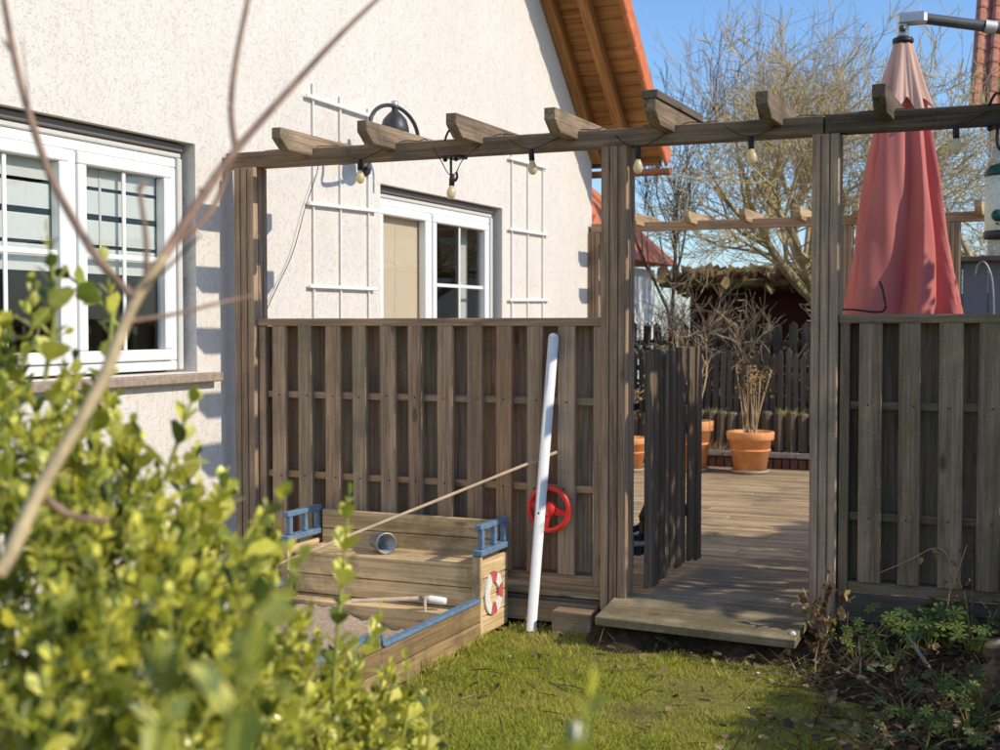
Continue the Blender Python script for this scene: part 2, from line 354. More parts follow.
def bed_z(x, y):
    edge = 1.0 + .10 * math.sin(y * 5) + .06 * math.sin(y * 13) + max(0, min(2, -y - .5)) * .28
    w_ = max(0, min(1, (x - edge) / .28)) ** 1.2
    return max(0, -.05 + w_ * (.085 + .07 * max(0, min(1, 1 + y / .8))))

# ------------------------------------------------------------------ terrace deck of planks
def deck():
    d = tag(bpy.data.objects.new('deck', None), kind='structure'); COL.objects.link(d); d.location = (0, 3, DECK)
    box2('underframe', (XW + .01, .0, .02), (3.4, 6.0, DECK - .034), M['dark_x'], d, 0)
    y = .0; k = 0
    while y < 5.85:
        wd = .142; x0 = XW + .012
        for x1 in ((R.uniform(-.4, 1.6), 3.4)):
            box2('plank', (x0, y, DECK - .03 + R.uniform(-.002, .002)), (x1 - .003, y + wd - .007, DECK + R.uniform(-.002, .002)), M['deck_x'], d, .003); x0 = x1
        y += wd; k += 1
    box2('kerb_block', (-.26, -.15, .0), (-.055, -.05, .115), M['moss_x'], d, .006); box2('edge_board', (XW + .01, -.045, .03), (-.06, -.008, DECK - .05), M['moss_x'], d, .004)
    box2('edge_board', (-.05, -.02, .02), (1.05, -.004, DECK - .035), M['dark_x'], d, .003)
    box2('edge_board', (1.08, -.03, .03), (3.4, -.008, .16), M['dark_x'], d, .004); box2('edge_board', (1.08, -.035, .164), (3.4, -.008, .292), M['dark_x'], d, .004)  # upper dark board added to stand for the shaded gap below the panel
deck()

# ------------------------------------------------------------------ house
def house():
    h = thing('house', (XW, 1, 0), 'cream roughcast house with white windows and an orange tiled roof', 'house')
    TAN = .939; YC, ZC = 5.98, 3.196; APEX = 1.0
    zt = lambda y: ZC + TAN * (YC - y) if y >= APEX else ZC + TAN * (YC - (2 * APEX - y))
    W = [(-2.02, -.274, 1.25, 2.462), (1.752, 3.805, 1.25, 2.455)]
    vs = []; fs = []
    def quad(*p): b = len(vs); vs.extend(p); fs.append(tuple(range(b, b + len(p))))
    cuts = sorted({-4.0, APEX, YC, *[a for w_ in W for a in w_[:2]]})
    for a, b in zip(cuts, cuts[1:]):
        win = next((w_ for w_ in W if w_[0] == a), None)
        if win:
            quad((XW, a, 0), (XW, b, 0), (XW, b, win[2]), (XW, a, win[2])); quad((XW, a, win[3]), (XW, b, win[3]), (XW, b, zt(b)), (XW, a, zt(a)))
            D = XW - .20
            quad((XW, b, win[2]), (D, b, win[2]), (D, b, win[3]), (XW, b, win[3])); quad((XW, a, win[3]), (D, a, win[3]), (D, a, win[2]), (XW, a, win[2]))
            quad((XW, a, win[3]), (XW, b, win[3]), (D, b, win[3]), (D, a, win[3])); quad((XW, a, win[2]), (D, a, win[2]), (D, b, win[2]), (XW, b, win[2]))
        else: quad((XW, a, 0), (XW, b, 0), (XW, b, zt(b)), (XW, a, zt(a)))
    quad((XW, YC, 0), (-11, YC, 0), (-11, YC, ZC), (XW, YC, ZC)); quad((-11, -4, 0), (XW, -4, 0), (XW, -4, zt(-4)), (-11, -4, zt(-4)))
    mesh('wall', vs, fs, M['plaster'], h)
    # windows
    for wi, (a, b, z0, z1) in enumerate(W):
        xg = XW - .10
        wn = bpy.data.objects.new('window', None); COL.objects.link(wn); wn.location = (xg, (a + b) / 2, z0); attach(wn, h)
        if wi == 0: wn['label'] = 'near window with pale blinds and stone sill'
        else: wn['label'] = 'far window with a beige blind in one sash'
        zt_ = z1 - .078
        def bar(name, y0, y1, za, zb, dx0=-.03, dx1=.03, mat=M['pvc'], bev=.006): return box2(name, (xg + dx0, y0, za), (xg + dx1, y1, zb), mat, wn, bev)
        y0, y1 = a + .035, b - .075 if wi == 0 else b - .10
        fz0 = z0 + .012
        # shutter end slat and guides
        bar('shutter_bar', a + .002, y1 + .04, zt_ + .030, z1 - .006, -.02, .05, M['grey_bar']); bar('shutter_bar', a + .002, y1 + .04, zt_ - .002, zt_ + .027, -.03, .035, M['rail'])
        bar('shutter_guide', y1 + .003, y1 + .038, fz0, zt_ - .004, -.02, .045, M['rail']); bar('shutter_guide', a + .001, a + .033, fz0, zt_ - .004, -.02, .045, M['rail'])
        bar('frame', y0, y1, fz0, fz0 + .05); bar('frame', y0, y1, zt_ - .055, zt_ - .005)
        bar('frame', y0, y0 + .05, fz0 + .051, zt_ - .056); bar('frame', y1 - .05, y1, fz0 + .051, zt_ - .056)
        ym = -1.135 if wi == 0 else 2.63
        bar('mullion', ym - .032, ym + .032, fz0 + .051, zt_ - .056)
        for si, (s0, s1) in enumerate(((y0 + .052, ym - .034), (ym + .034, y1 - .052))):
            k0, k1, q0, q1 = s0, s1, fz0 + .053, zt_ - .058; sw = .058
            for nm, A in (('sash', (k0, k1, q0, q0 + sw)), ('sash', (k0, k1, q1 - sw, q1)), ('sash', (k0, k0 + sw, q0 + sw + .001, q1 - sw - .001)), ('sash', (k1 - sw, k1, q0 + sw + .001, q1 - sw - .001))):
                bar(nm, *A, -.015, .045)
            g0, g1, p0, p1 = k0 + sw, k1 - sw, q0 + sw, q1 - sw
            box2('pane', (xg + .004, g0 - .002, p0 - .002), (xg + .010, g1 + .002, p1 + .002), M['glass'], wn, 0)
            gm = (g0 + g1) / 2; hz = 1.80 if wi else 1.838
            if not (wi == 1 and si == 0):
                bar('muntin', gm - .012, gm + .012, p0, p1, .012, .024, bev=.003); bar('muntin', g0, gm - .0125, hz - .013, hz + .013, .012, .0235, bev=.003); bar('muntin', gm + .0125, g1, hz - .013, hz + .013, .012, .0235, bev=.003)
            if wi == 0:                                   # slatted pale blind in the upper half
                z = p1 - .02 + .06; j = 0
                while z > hz + (.02 if si == 0 else .03):
                    j += 1; hgt = (.125, .13, .115, .12)[j % 4]
                    box2('blind_slat', (xg - .032, g0 - .015, z - hgt), (xg - .028, g1 + .015, z), M['blind'], wn, 0); z -= hgt + (.018 if j != 2 else .03)
                bar('blind_cord', g0 + .16, g0 + .175, hz, p1, -.026, -.023, M['rail'], 0)
            elif si == 0:
                box2('blind', (xg - .035, g0 - .02, p0 - .02), (xg - .03, g1 + .02, p1 + .02), M['beige_blind'], wn, 0)
                bar('blind_seam', gm - .02, gm - .014, p0, p1, -.0295, -.027, M['blind'], 0)
            else:
                box2('curtain', (xg - .16, g1 - .10, p0 - .05), (xg - .13, g1 + .04, p1 + .05), M['blind'], wn, .01)
                box2('cupboard', (xg - .9, g0 + .02, p0 - .4), (xg - .55, gm + .12, p1 - .22), M['pine_z'], wn, .01)
        # sill
        box2('sill', (xg - .02, a - .16, z0 - .055), (XW + .065, b + .15, z0 - .006), M['sill'], wn, .006)
        # the room behind
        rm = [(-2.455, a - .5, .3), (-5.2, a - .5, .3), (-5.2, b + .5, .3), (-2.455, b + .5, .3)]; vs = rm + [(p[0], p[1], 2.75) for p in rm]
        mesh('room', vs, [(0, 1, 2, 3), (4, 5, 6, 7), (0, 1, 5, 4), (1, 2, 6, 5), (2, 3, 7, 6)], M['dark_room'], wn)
    # roof: boarded verge overhang seen from below, tiles on top
    roof = bpy.data.objects.new('roof', None); COL.objects.link(roof); roof.location = (XW, APEX, zt(APEX)); attach(roof, h)
    ang = math.atan(TAN); ca, sa = math.cos(ang), math.sin(ang); YE = 6.10; XV = XW + .70
    def rp(x, s, n):                           # s: distance up the slope from the eave, n: height normal to the slope (0 = underside of boards)
        ye, ze = YE, ZC + TAN * (YC - YE)
        return (x, ye - s * ca + n * sa, ze + s * sa + n * ca + .03)
    def slope_box(name, x0, x1, s0, s1, n0, n1, mat, bev=.004, tilt=0):
        c = rp((x0 + x1) / 2, (s0 + s1) / 2, (n0 + n1) / 2)
        return box(name, c, (x1 - x0, s1 - s0, n1 - n0), mat, roof, bev, (-ang + tilt, 0, 0))
    L = (YE - APEX) / ca
    s = .0
    while s < 3.6:
        slope_box('soffit_board', XW - .25, XV - .035, s, s + .138, 0, .02, M['soffit_x']); s += .142
    slope_box('deck_slab', XW - .25, XV - .04, 3.62, L, 0, .02, M['soffit_x'])
    slope_box('rafter', XW + .008, XW + .10, .05, L - .1, -.13, -.003, M['soffit_y']); slope_box('rafter', XW + .33, XW + .42, .05, L - .1, -.13, -.003, M['soffit_y'])
    slope_box('verge_board', XV - .03, XV - .002, .0, L, -.055, .055, M['soffit_y'])
    slope_box('roof_slab', -11, XW - .27, 0, L, 0, .06, M['tile_orange'])
    slope_box('fascia', XW - .3, XV - .04, -.03, -.004, -.10, .02, M['soffit_x'])
    s = -.06; k = 0
    while s < L:                                # verge tiles, each lapping the next
        slope_box('verge_tile', XV + .002, XV + .030, s, s + .36, -.085, .10, M['tile_orange'], .008, .045 + .01 * (k % 3))
        for j in range(3): slope_box('roof_tile', XV - .245 - j * .25, XV - .003 - j * .25, s, s + .34, .062, .092, M['tile_orange'], .006)
        s += .338; k += 1
    # far slope of the roof
    prof = [(2 * APEX - YE - .0, 0), (APEX, 0)]
    zz = zt(APEX) + .06
    mesh('roof_back', [(-11, APEX, zz), (XV, APEX, zz), (XV, 2 * APEX - YE, zt(YE)), (-11, 2 * APEX - YE, zt(YE)), (-11, APEX, zz + .1), (XV, APEX, zz + .1), (XV, 2 * APEX - YE, zt(YE) + .1), (-11, 2 * APEX - YE, zt(YE) + .1)], [(0, 1, 2, 3), (4, 5, 6, 7), (1, 2, 6, 5), (2, 3, 7, 6)], M['tile_orange'], roof)
    # gutter
    gc = rp(0, -.07, -.10); vs = []; fs = []; n = 12
    for r_ in (.062, .055):
        for x in (-11, XV + .06):
            for k in range(n + 1):
                t = math.pi + math.pi * k / n; vs.append((x, gc[1] + r_ * math.cos(t), gc[2] + r_ * math.sin(t)))
    m_ = n + 1
    for o in (0, 2 * m_):
        for k in range(n): fs.append((o + k, o + k + 1, o + m_ + k + 1, o + m_ + k))
    fs.append(tuple(range(m_, 2 * m_)))
    mesh('gutter', vs, fs, M['copper'], roof, smooth=False)
    return h
house()

# ------------------------------------------------------------------ trellises, cable and lamp on the wall
def trellis(label, ys, slats, z0, z1):
    t = thing('wall_trellis', (XW + .02, ys[1], z0), label, 'trellis', 'white trellises on the house wall')
    for i, y in enumerate(ys): box2('upright', (XW + .004, y - .006, z0), (XW + .018, y + .006, z1[i]), M['trellis'], t, .002)
    for (y0, za, y1, zb) in slats:
        L = math.hypot(y1 - y0, zb - za); box('slat', (XW + .027, (y0 + y1) / 2, (za + zb) / 2), (.014, L, .023), M['trellis'], t, .003, (math.atan2(zb - za, y1 - y0), 0, 0))
pt = lambda px, py: on(0, XW + .03, px, py)
def sl(a, b): p, q = pt(*a), pt(*b); return (p[1], p[2], q[1], q[2])
trellis('white wooden trellis on the wall between the two windows', [pt(316, 200)[1], pt(343, 200)[1], pt(371, 200)[1]], [sl((307, 95), (374, 117)), sl((309, 203), (378, 211)), sl((310, 286), (377, 289))], .5, (2.98, 2.95, 2.93))
trellis('white wooden trellis on the wall beyond the far window', [pt(514, 200)[1], pt(530, 200)[1], pt(545, 200)[1]], [sl((510, 158), (548, 168)), sl((510, 229), (549, 235)), sl((510, 300), (550, 300))], .5, (2.92, 2.9, 2.9))
wp = [pt(a, b) for a, b in ((318, 140), (318, 168), (306, 205), (293, 252), (278, 285), (266, 312), (262, 330))]
tag(pipe('wall_cable', wp, .0025, M['wire'], None, 6), 'thin dark cable hanging down the wall beside the trellis', 'cable')

def wall_lamp():
    b = V3(on(0, XW + .012, 367, 168)); t = thing('wall_lamp', b, 'dark metal lamp with bell shade under an arched arm on the wall', 'lamp')
    lathe('wall_plate', [(.001, -.014), (.05, -.014), (.05, .004), (.03, .014), (.001, .016)], M['anthracite'], t, b, (0, math.pi / 2, 0), 20)
    xo = XW + .34; top = on(0, xo, 394, 106); lft = on(0, xo, 370, 132); rgt = on(0, xo, 418, 133); cy = (lft[1] + rgt[1]) / 2; ry = (rgt[1] - lft[1]) / 2; cz = (lft[2] + rgt[2]) / 2; rz = top[2] - cz
    arc = [(xo, cy - ry * math.cos(a), cz + rz * math.sin(a)) for a in np.linspace(0, math.pi, 13)]
    pipe('arm', [(XW + .02, b.y, b.z), (XW + .18, (b.y + cy - ry) / 2, b.z + .01), (xo - .03, cy - ry, b.z + .05), (xo, cy - ry, cz - .03)] + arc + [(xo, cy + ry, cz - .10)], .013, M['anthracite'], t, 10, 5)
    lathe('shade', [(.018, .0), (.022, -.03), (.045, -.05), (.075, -.085), (.088, -.13), (.095, -.19), (.088, -.195), (.001, -.17)], M['anthracite'], t, (xo, cy, cz + rz), None, 24)
    lathe('hub', [(.001, .03), (.022, .028), (.024, -.012), (.001, -.014)], M['alu'], t, (xo, cy, cz + rz + .004), None, 14)
wall_lamp()

# ------------------------------------------------------------------ pergola in front
def grooved_post(name, x, y, z0, z1, wd, mat, parent):
    h_ = wd / 2; g = .008; gw = .004; o = []
    side = [(-h_ + .004, -h_), (-wd / 6 - gw, -h_), (-wd / 6 - gw, -h_ + g), (-wd / 6 + gw, -h_ + g), (-wd / 6 + gw, -h_), (wd / 6 - gw, -h_), (wd / 6 - gw, -h_ + g), (wd / 6 + gw, -h_ + g), (wd / 6 + gw, -h_), (h_ - .004, -h_)]
    for k in range(4):
        c, s = math.cos(k * math.pi / 2), math.sin(k * math.pi / 2); o += [(a * c - b * s, a * s + b * c) for a, b in side]
    return prism(name, o, z1 - z0, mat, parent, (x, y, (z0 + z1) / 2), axis=2)
def rafter_outline(y0, y1, zb, zt_):
    return [(y0, zt_), (y1, zt_), (y1, zt_ - .055), (y1 - .075, zb), (y0 + .075, zb), (y0, zt_ - .055)]
BZ0, BZ1 = 2.355, 2.440
def pergola():
    t = thing('pergola', (-.5, 0, .1), 'weathered wooden pergola with notched rafter ends over the fence and passage', 'pergola')
    for x, wd in ((-2.09, .13), (.023, .13), (1.015, .118)): grooved_post('post', x, 0, .12, BZ0 - .002, wd, M['grey_z'], t)
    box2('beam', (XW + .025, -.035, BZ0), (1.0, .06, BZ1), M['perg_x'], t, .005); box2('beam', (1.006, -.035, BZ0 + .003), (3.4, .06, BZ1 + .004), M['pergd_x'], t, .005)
    for i, x in enumerate((-1.70, -1.20, -.705, -.20, .285, .792, 1.278, 1.80, 2.3)):
        tl = R.uniform(-.01, .01)
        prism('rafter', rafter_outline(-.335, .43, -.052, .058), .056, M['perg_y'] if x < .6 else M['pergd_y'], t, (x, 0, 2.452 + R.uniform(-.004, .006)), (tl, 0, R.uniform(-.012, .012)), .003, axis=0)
    # second small lath lying on the rafter beside the roof
    prism('rafter_cap', [(-.345, .02), (.44, .02), (.44, -.018), (-.345, -.018)], .075, M['dark_y'], t, (.285, 0, 2.535), None, .003, axis=0)
pergola()
def back_pergola():
    y = 5.92; t = thing('back_pergola', (-.5, y, .1), 'sunlit second pergola at the far end of the terrace', 'pergola')
    for px in (595, 953): grooved_post('post', on(1, y, px, 260)[0], y, .1, 2.388, .12, M['grey_z'], t)
    grooved_post('post', .18, y, .1, 2.388, .12, M['grey_z'], t)
    box2('beam', (XW + .03, y - .045, 2.390), (4.6, y + .045, 2.475), M['grey_x'], t, .005)
    for px in (632, 686, 742, 797, 0, 0, 0):
        x = on(1, y - .33, px, 215)[0] if px else x + .5
        prism('rafter', rafter_outline(-.335, .43, -.052, .058), .06, M['deck_y'], t, (x, y, 2.487), None, .003, axis=0)
back_pergola()

# ------------------------------------------------------------------ fence panels
SCREW = bpy.data.meshes.new('screw'); SCREW.from_pydata([(.0042 * math.cos(k), .0042 * math.sin(k), z) for z in (0, .004) for k in np.arange(6) * math.pi / 3], [], [(6, 7, 8, 9, 10, 11)] + [(k, (k + 1) % 6, 6 + (k + 1) % 6, 6 + k) for k in range(6)]); SCREW.materials.append(M['black'])
def fence(label, x0, x1, ztop, zbot, front, back, wd, rails, mz, mx, name='fence_panel'):
    t = thing(name, ((x0 + x1) / 2, 0, zbot), label, 'fence', 'closeboard fence panels under the pergola')
    box2('cap_rail', (x0 - .005, -.046, ztop - .04), (x1 + .005, .068, ztop), mx, t, .004)
    for x in (x0, x1 - .042): box2('stile', (x, -.033, zbot), (x + .042, .062, ztop - .042), mz, t, .003)
    for z in rails: box2('rail', (x0 + .043, -.012, z - .018), (x1 - .043, .014, z + .018), mx, t, .003)
    box2('bottom_rail', (x0 + .043, -.03, zbot), (x1 - .043, .062, zbot + .045), mx, t, .003)
    for L, ya, yb in ((front, -.040, -.0135), (back, .043, .060)):
        for x in L:
            a = x + R.uniform(-.003, .003); wv = wd + R.uniform(-.007, .005) + (.040 if ya > 0 else 0)
            box2('board', (a, ya, zbot + .047), (a + wv, yb, ztop - .034), mz, t, .0025, (R.uniform(-.004, .004), R.uniform(-.0035, .0035), R.uniform(-.03, .03)))
            if ya < 0:
                for z in rails: link('screw', SCREW, None, t, (a + wv * R.uniform(.3, .7), ya - .001, z + R.uniform(-.006, .006)), (math.pi / 2, 0, 0))
fl = [on(1, -.033, p, 360)[0] for p in (273, 299, 326, 353, 381, 409, 438, 467.3, 496.3, 527, 558)]
fence('weathered brown board fence panel between the house and the passage', -2.02, -.048, 1.535, .225, fl, [(-1.977)] + [a + .026 for a in fl], .084, (1.125, .693), M['grey_z'], M['grey_x'])
fr_ = [on(1, -.033, p, 360)[0] for p in (860, 899, 939, 979)]; fr_ += [fr_[-1] + .167 * k for k in range(1, 8)]
fence('dark greenish board fence panel in front of the closed umbrella', 1.082, 3.30, 1.548, .30, fr_, [1.120] + [a + .080 for a in fr_], .098, (1.14, .64), M['moss_z'], M['moss_x'])

# ------------------------------------------------------------------ open gate
def gate():
    a = (.128, .085, DECK); b = (.165, 1.03, DECK); t = thing('garden_gate', a, 'dark slatted wooden gate standing open into the terrace', 'gate')
    rz = math.atan2(b[1] - a[1], b[0] - a[0]); L = math.hypot(b[0] - a[0], b[1] - a[1]); d = np.array([math.cos(rz), math.sin(rz)]); n = np.array([-d[1], d[0]])   # n points to -x
    def piece(name, s, off, z, sx, sy, sz, mat, rx=0): 
        p = d * s + n * off; return box(name, (a[0] + p[0], a[1] + p[1], z), (sx, sy, sz), mat, t, .003, Euler((0, -rx, rz)))
    k = 0; s = .05
    while s < L:
        top = 1.37 + R.uniform(-.04, .03); bot = .225 + R.uniform(-.03, .02) 
        piece('board', s, R.uniform(-.012, .012), (top + bot) / 2, .086, .018, top - bot, M['gate_z']); s += .098 + (.025 if k == 7 else 0); k += 1
    for z in (.50, 1.10): piece('cross_rail', L / 2, .022, z, L - .05, .022, .06, M['gate_z'])
    piece('brace', L / 2, .0225, .80, 1.02, .021, .055, M['dark_x'], rx=math.radians(31))
    for z in (.50, 1.10): piece('hinge', .03, .040, z, .14, .008, .035, M['black'])
    piece('latch', .02, .035, .42, .06, .05, .10, M['black'])
    p = pipe('hinge_pin', [(.085, .06, .43), (.13, .10, .43)], .014, M['alu'], t, 10)
gate()

# ------------------------------------------------------------------ step board at the passage
def step():
    t = thing('step_board', (.5, -.2, .1), 'mossy grey wooden step board at the foot of the passage', 'step')
    z0, z1, y0, y1 = .192, .140, .035, -.325
    rx = math.atan2(z0 - z1, y0 - y1); c = (.49, (y0 + y1) / 2, (z0 + z1) / 2 - .024)
    box('tread', c, (.93, math.hypot(y0 - y1, z0 - z1), .045), M['step'], t, .005, (rx, .018, -.01))
    for x in (.16, .80): box2('support', (x - .05, -.20, -.02), (x + .05, -.10, .105), M['dark_x'], t, .004)
    lathe('screw_cap', [(.014, 0), (.014, .008), (.008, .012), (.001, .012)], M['petal'], t, (.93, -.27, .138), (rx + 1.1, 0, 0), 12)
M['step'] = wood('mossy_step_wood', (.10, .07, .04), (.50, .40, .255), 0, var=.1, bstr=.8, stain=(.13, .11, .055), stain_at=.52)
step()

# ------------------------------------------------------------------ string of bulbs, hooks, bird feeder
def string_lights():
    spots = [(360, 165), (452, 180), (531.5, 155), (638, 153), (751, 143), (956, 132)]
    t = thing('string_lights', (0, -.06, 2.33), 'string of milky bulbs in black sockets hung along the pergola beam', 'string lights')
    pts = [np.array((-2.0, .01, 2.447))]
    for px, py in spots:
        p = on(1, -.075, px, py); s = V3(p)
        so = lathe('socket', [(.001, .03), (.011, .03), (.014, .01), (.014, -.028), (.001, -.03)], M['black'], t, s, (R.uniform(-.12, .12), R.uniform(-.12, .12), 0), 14)
        lathe('bulb', [(.010, -.028), (.014, -.038), (.021, -.055), (.0235, -.070), (.019, -.087), (.009, -.096), (.001, -.098)], M['bulb'], so, s, so.rotation_euler, 16)
        pts.append(np.array((p[0] - .18, .0, 2.448)))
        pts += [p + np.array((-.07, .005, .05 + (.06 if py > 170 else 0))), p + np.array((-.02, 0, .032)), p + np.array((.02, 0, .032)), p + np.array((.07, .005, .05 + (.06 if py > 170 else 0)))]
        pts.append(np.array((p[0] + .2, .0, 2.448))); pts.append(np.array((p[0] + .3, .01, 2.447)))
    pipe('cable', pts, .0025, M['wire'], t, 6, 4)
string_lights()
def hook(px, label, z0):
    p = on(1, -.06, px, 157); x = p[0]; t = thing('hanging_hook', (x, -.06, z0), label, 'hook', 'iron hooks on the pergola beam')
    box2('plate', (x - .045, -.085, BZ0 - .012), (x + .045, .045, BZ0 - .001), M['black'], t, .003)
    pipe('stem', [(x, -.06, BZ0 - .005), (x, -.06, z0 + .06), (x + .003, -.06, z0 + .02), (x + .02, -.06, z0), (x + .034, -.06, z0 + .018), (x + .03, -.06, z0 + .045)], .007, M['black'], t, 8)
    pipe('loop', [(x - .035, -.058, BZ1 - .01), (x - .02, -.06, BZ1 + .025), (x, -.06, BZ1 + .045), (x + .02, -.06, BZ1 + .025), (x + .035, -.058, BZ1 - .01)], .006, M['black'], t, 8)
    for s in (-1, 1): lathe('knob', [(.001, .012), (.012, .004), (.012, -.006), (.001, -.012)], M['black'], t, (x + s * .03, -.065, BZ0 - .022), None, 10)
hook(451, 'black iron hook above the lowest bulb under the beam', 2.225)
hook(997, 'black iron hook holding the bird feeder at the right end', 2.24)
def feeder():
    x, y = 1.762, -.06; t = thing('bird_feeder', (x, y, 1.88), 'clear tube bird feeder of pale seed with green plastic cap', 'bird feeder')
    lathe('tube', [(.001, 1.895), (.075, 1.895), (.077, 1.91), (.075, 2.135), (.001, 2.135)], M['seed'], t, (x, y, 0), None, 24)
    lathe('cap', [(.078, 2.13), (.082, 2.145), (.06, 2.175), (.02, 2.187), (.001, 2.188)], M['feeder_green'], t, (x, y, 0), None, 24)
    lathe('base', [(.001, 1.865), (.078, 1.865), (.082, 1.89), (.078, 1.898), (.001, 1.898)], M['anthracite'], t, (x, y, 0), None, 24)
    for s in (-1, 1):
        lathe('port', [(.001, -.012), (.022, -.012), (.026, 0), (.022, .012), (.001, .012)], M['feeder_green'], t, (x + s * .02, y - .078, 1.96 if s < 0 else 1.945), (math.pi / 2, 0, 0), 14)
        pipe('perch', [(x + s * .02, y - .07, 1.925), (x + s * .02, y - .14, 1.922)], .005, M['feeder_green'], t, 8)
    pipe('hanger', [(x - .06, y, 2.165), (x - .03, y, 2.215), (x, y, 2.252), (x + .03, y, 2.215), (x + .06, y, 2.165)], .003, M['alu'], t, 6)
feeder()

# ------------------------------------------------------------------ closed cantilever umbrella
def umbrella():
    cx, cy = 1.21, 1.08; t = thing('cantilever_umbrella', (cx + 1.7, cy + .5, DECK), 'closed faded red cantilever umbrella behind the right fence', 'umbrella')
    nth = 240; zs = np.linspace(2.70, .92, 40); th = np.arange(nth) * 2 * math.pi / nth
    vs = []
    for z in zs:
        f_ = (2.70 - z) / (2.70 - .92); r0 = .10 + .20 * f_ ** .9 + .06 * f_
        q = th / (2 * math.pi) * 7 + .55 + .20 * np.sin(1.6 * z + .4) + .35 * np.sin(2 * th + .6) + .15 * np.sin(3 * th); fr_ = q % 1.0; lobe = np.floor(q) % 7
        saw = np.where(fr_ < .84, (fr_ / .84) ** 1.4, 1 - (fr_ - .84) / .16)                   # each panel wraps in under its neighbour
        dep = (.42 + .30 * f_) * (.80 + .35 * np.sin(lobe * 2.4 + 1)); fold = 1 - 2 * saw
        fine = .03 * np.cos(5 * th - 2 * z) + .022 * np.cos(11 * th + 1.3 + 2.5 * np.sin(3.1 * z)) + .012 * np.sin(9 * z + 4 * th)
        r = r0 * (1.12 - dep * saw + fine)
        tw = th
        vs.append(np.stack([cx + r * np.cos(tw) + .015 * f_, cy + r * np.sin(tw), np.full(nth, z) - .02 * fold * f_], -1))
    vs = np.concatenate(vs); n = len(zs); i = np.arange(n - 1)[:, None] * nth; k = np.arange(nth)[None]; k2 = (k + 1) % nth
    fast_mesh('canopy', vs, np.stack([i + k, i + k2, i + nth + k2, i + nth + k], -1).reshape(-1, 4), M['umbrella'], t)
    zs = np.linspace(2.965, 2.60, 16); vs = []
    for j, z in enumerate(zs):
        f_ = j / 15; r0 = .045 + .10 * f_ ** 1.05; fold = np.cos(8 * th + .5)
        r = r0 * (1 + (.05 + .15 * f_) * fold + .06 * np.cos(13 * th + 2 + 2 * f_) * f_ + .025 * np.cos(29 * th) * f_)
        vs.append(np.stack([cx + r * np.cos(th), cy + r * np.sin(th), np.full(nth, z) + (-.035 * fold + .02 + .015 * np.cos(5 * th + 1)) * f_ ** 3], -1))
    vs = np.concatenate(vs); n = 16; i = np.arange(n - 1)[:, None] * nth
    fast_mesh('top_flap', vs, np.stack([i + k, i + k2, i + nth + k2, i + nth + k], -1).reshape(-1, 4), M['umb_top'], t)
    lathe('collar', [(.001, 2.985), (.05, 2.985), (.055, 2.972), (.05, 2.955), (.001, 2.955)], M['black'], t, (cx, cy, 0), None, 24)
    pipe('pole', [(cx, cy, .75), (cx, cy, 2.96)], .022, M['arm'], t, 12)
    box2('bracket', (cx - .032, cy - .022, 2.985), (cx + .028, cy + .022, 3.075), M['alu'], t, .012); box2('bracket', (cx - .03, cy - .03, 3.05), (cx + .12, cy + .03, 3.115), M['alu'], t, .014)
    lathe('bolt', [(.016, -.036), (.016, .036)], M['arm'], t, (cx, cy, 3.03), (math.pi / 2, 0, .0), 12)
    a = np.array((cx + .10, cy + .02, 3.083)); b = np.array((cx + 1.72, cy + .70, 2.85)); d = b - a
    pipe('arm', [a, b], .028, M['arm'], t, 14); m_ = a + d * .19; pipe('clamp', [m_ - d * .014, m_ + d * .02], .034, M['alu'], t, 14)
    pipe('mast', [(b[0], b[1], DECK), (b[0], b[1], 3.1)], .04, M['arm'], t, 14); box2('foot', (b[0] - .4, b[1] - .4, DECK + .002), (b[0] + .4, b[1] + .4, DECK + .09), M['grey_panel'], t, .01)
    pipe('closing_strap', [(cx - .36, cy - .12, 1.585), (cx - .2, cy - .26, 1.578), (cx - .05, cy - .27, 1.57), (cx - .05, cy - .27, 1.66), (cx - .07, cy - .25, 1.72)], .006, M['black'], t, 6)
umbrella()
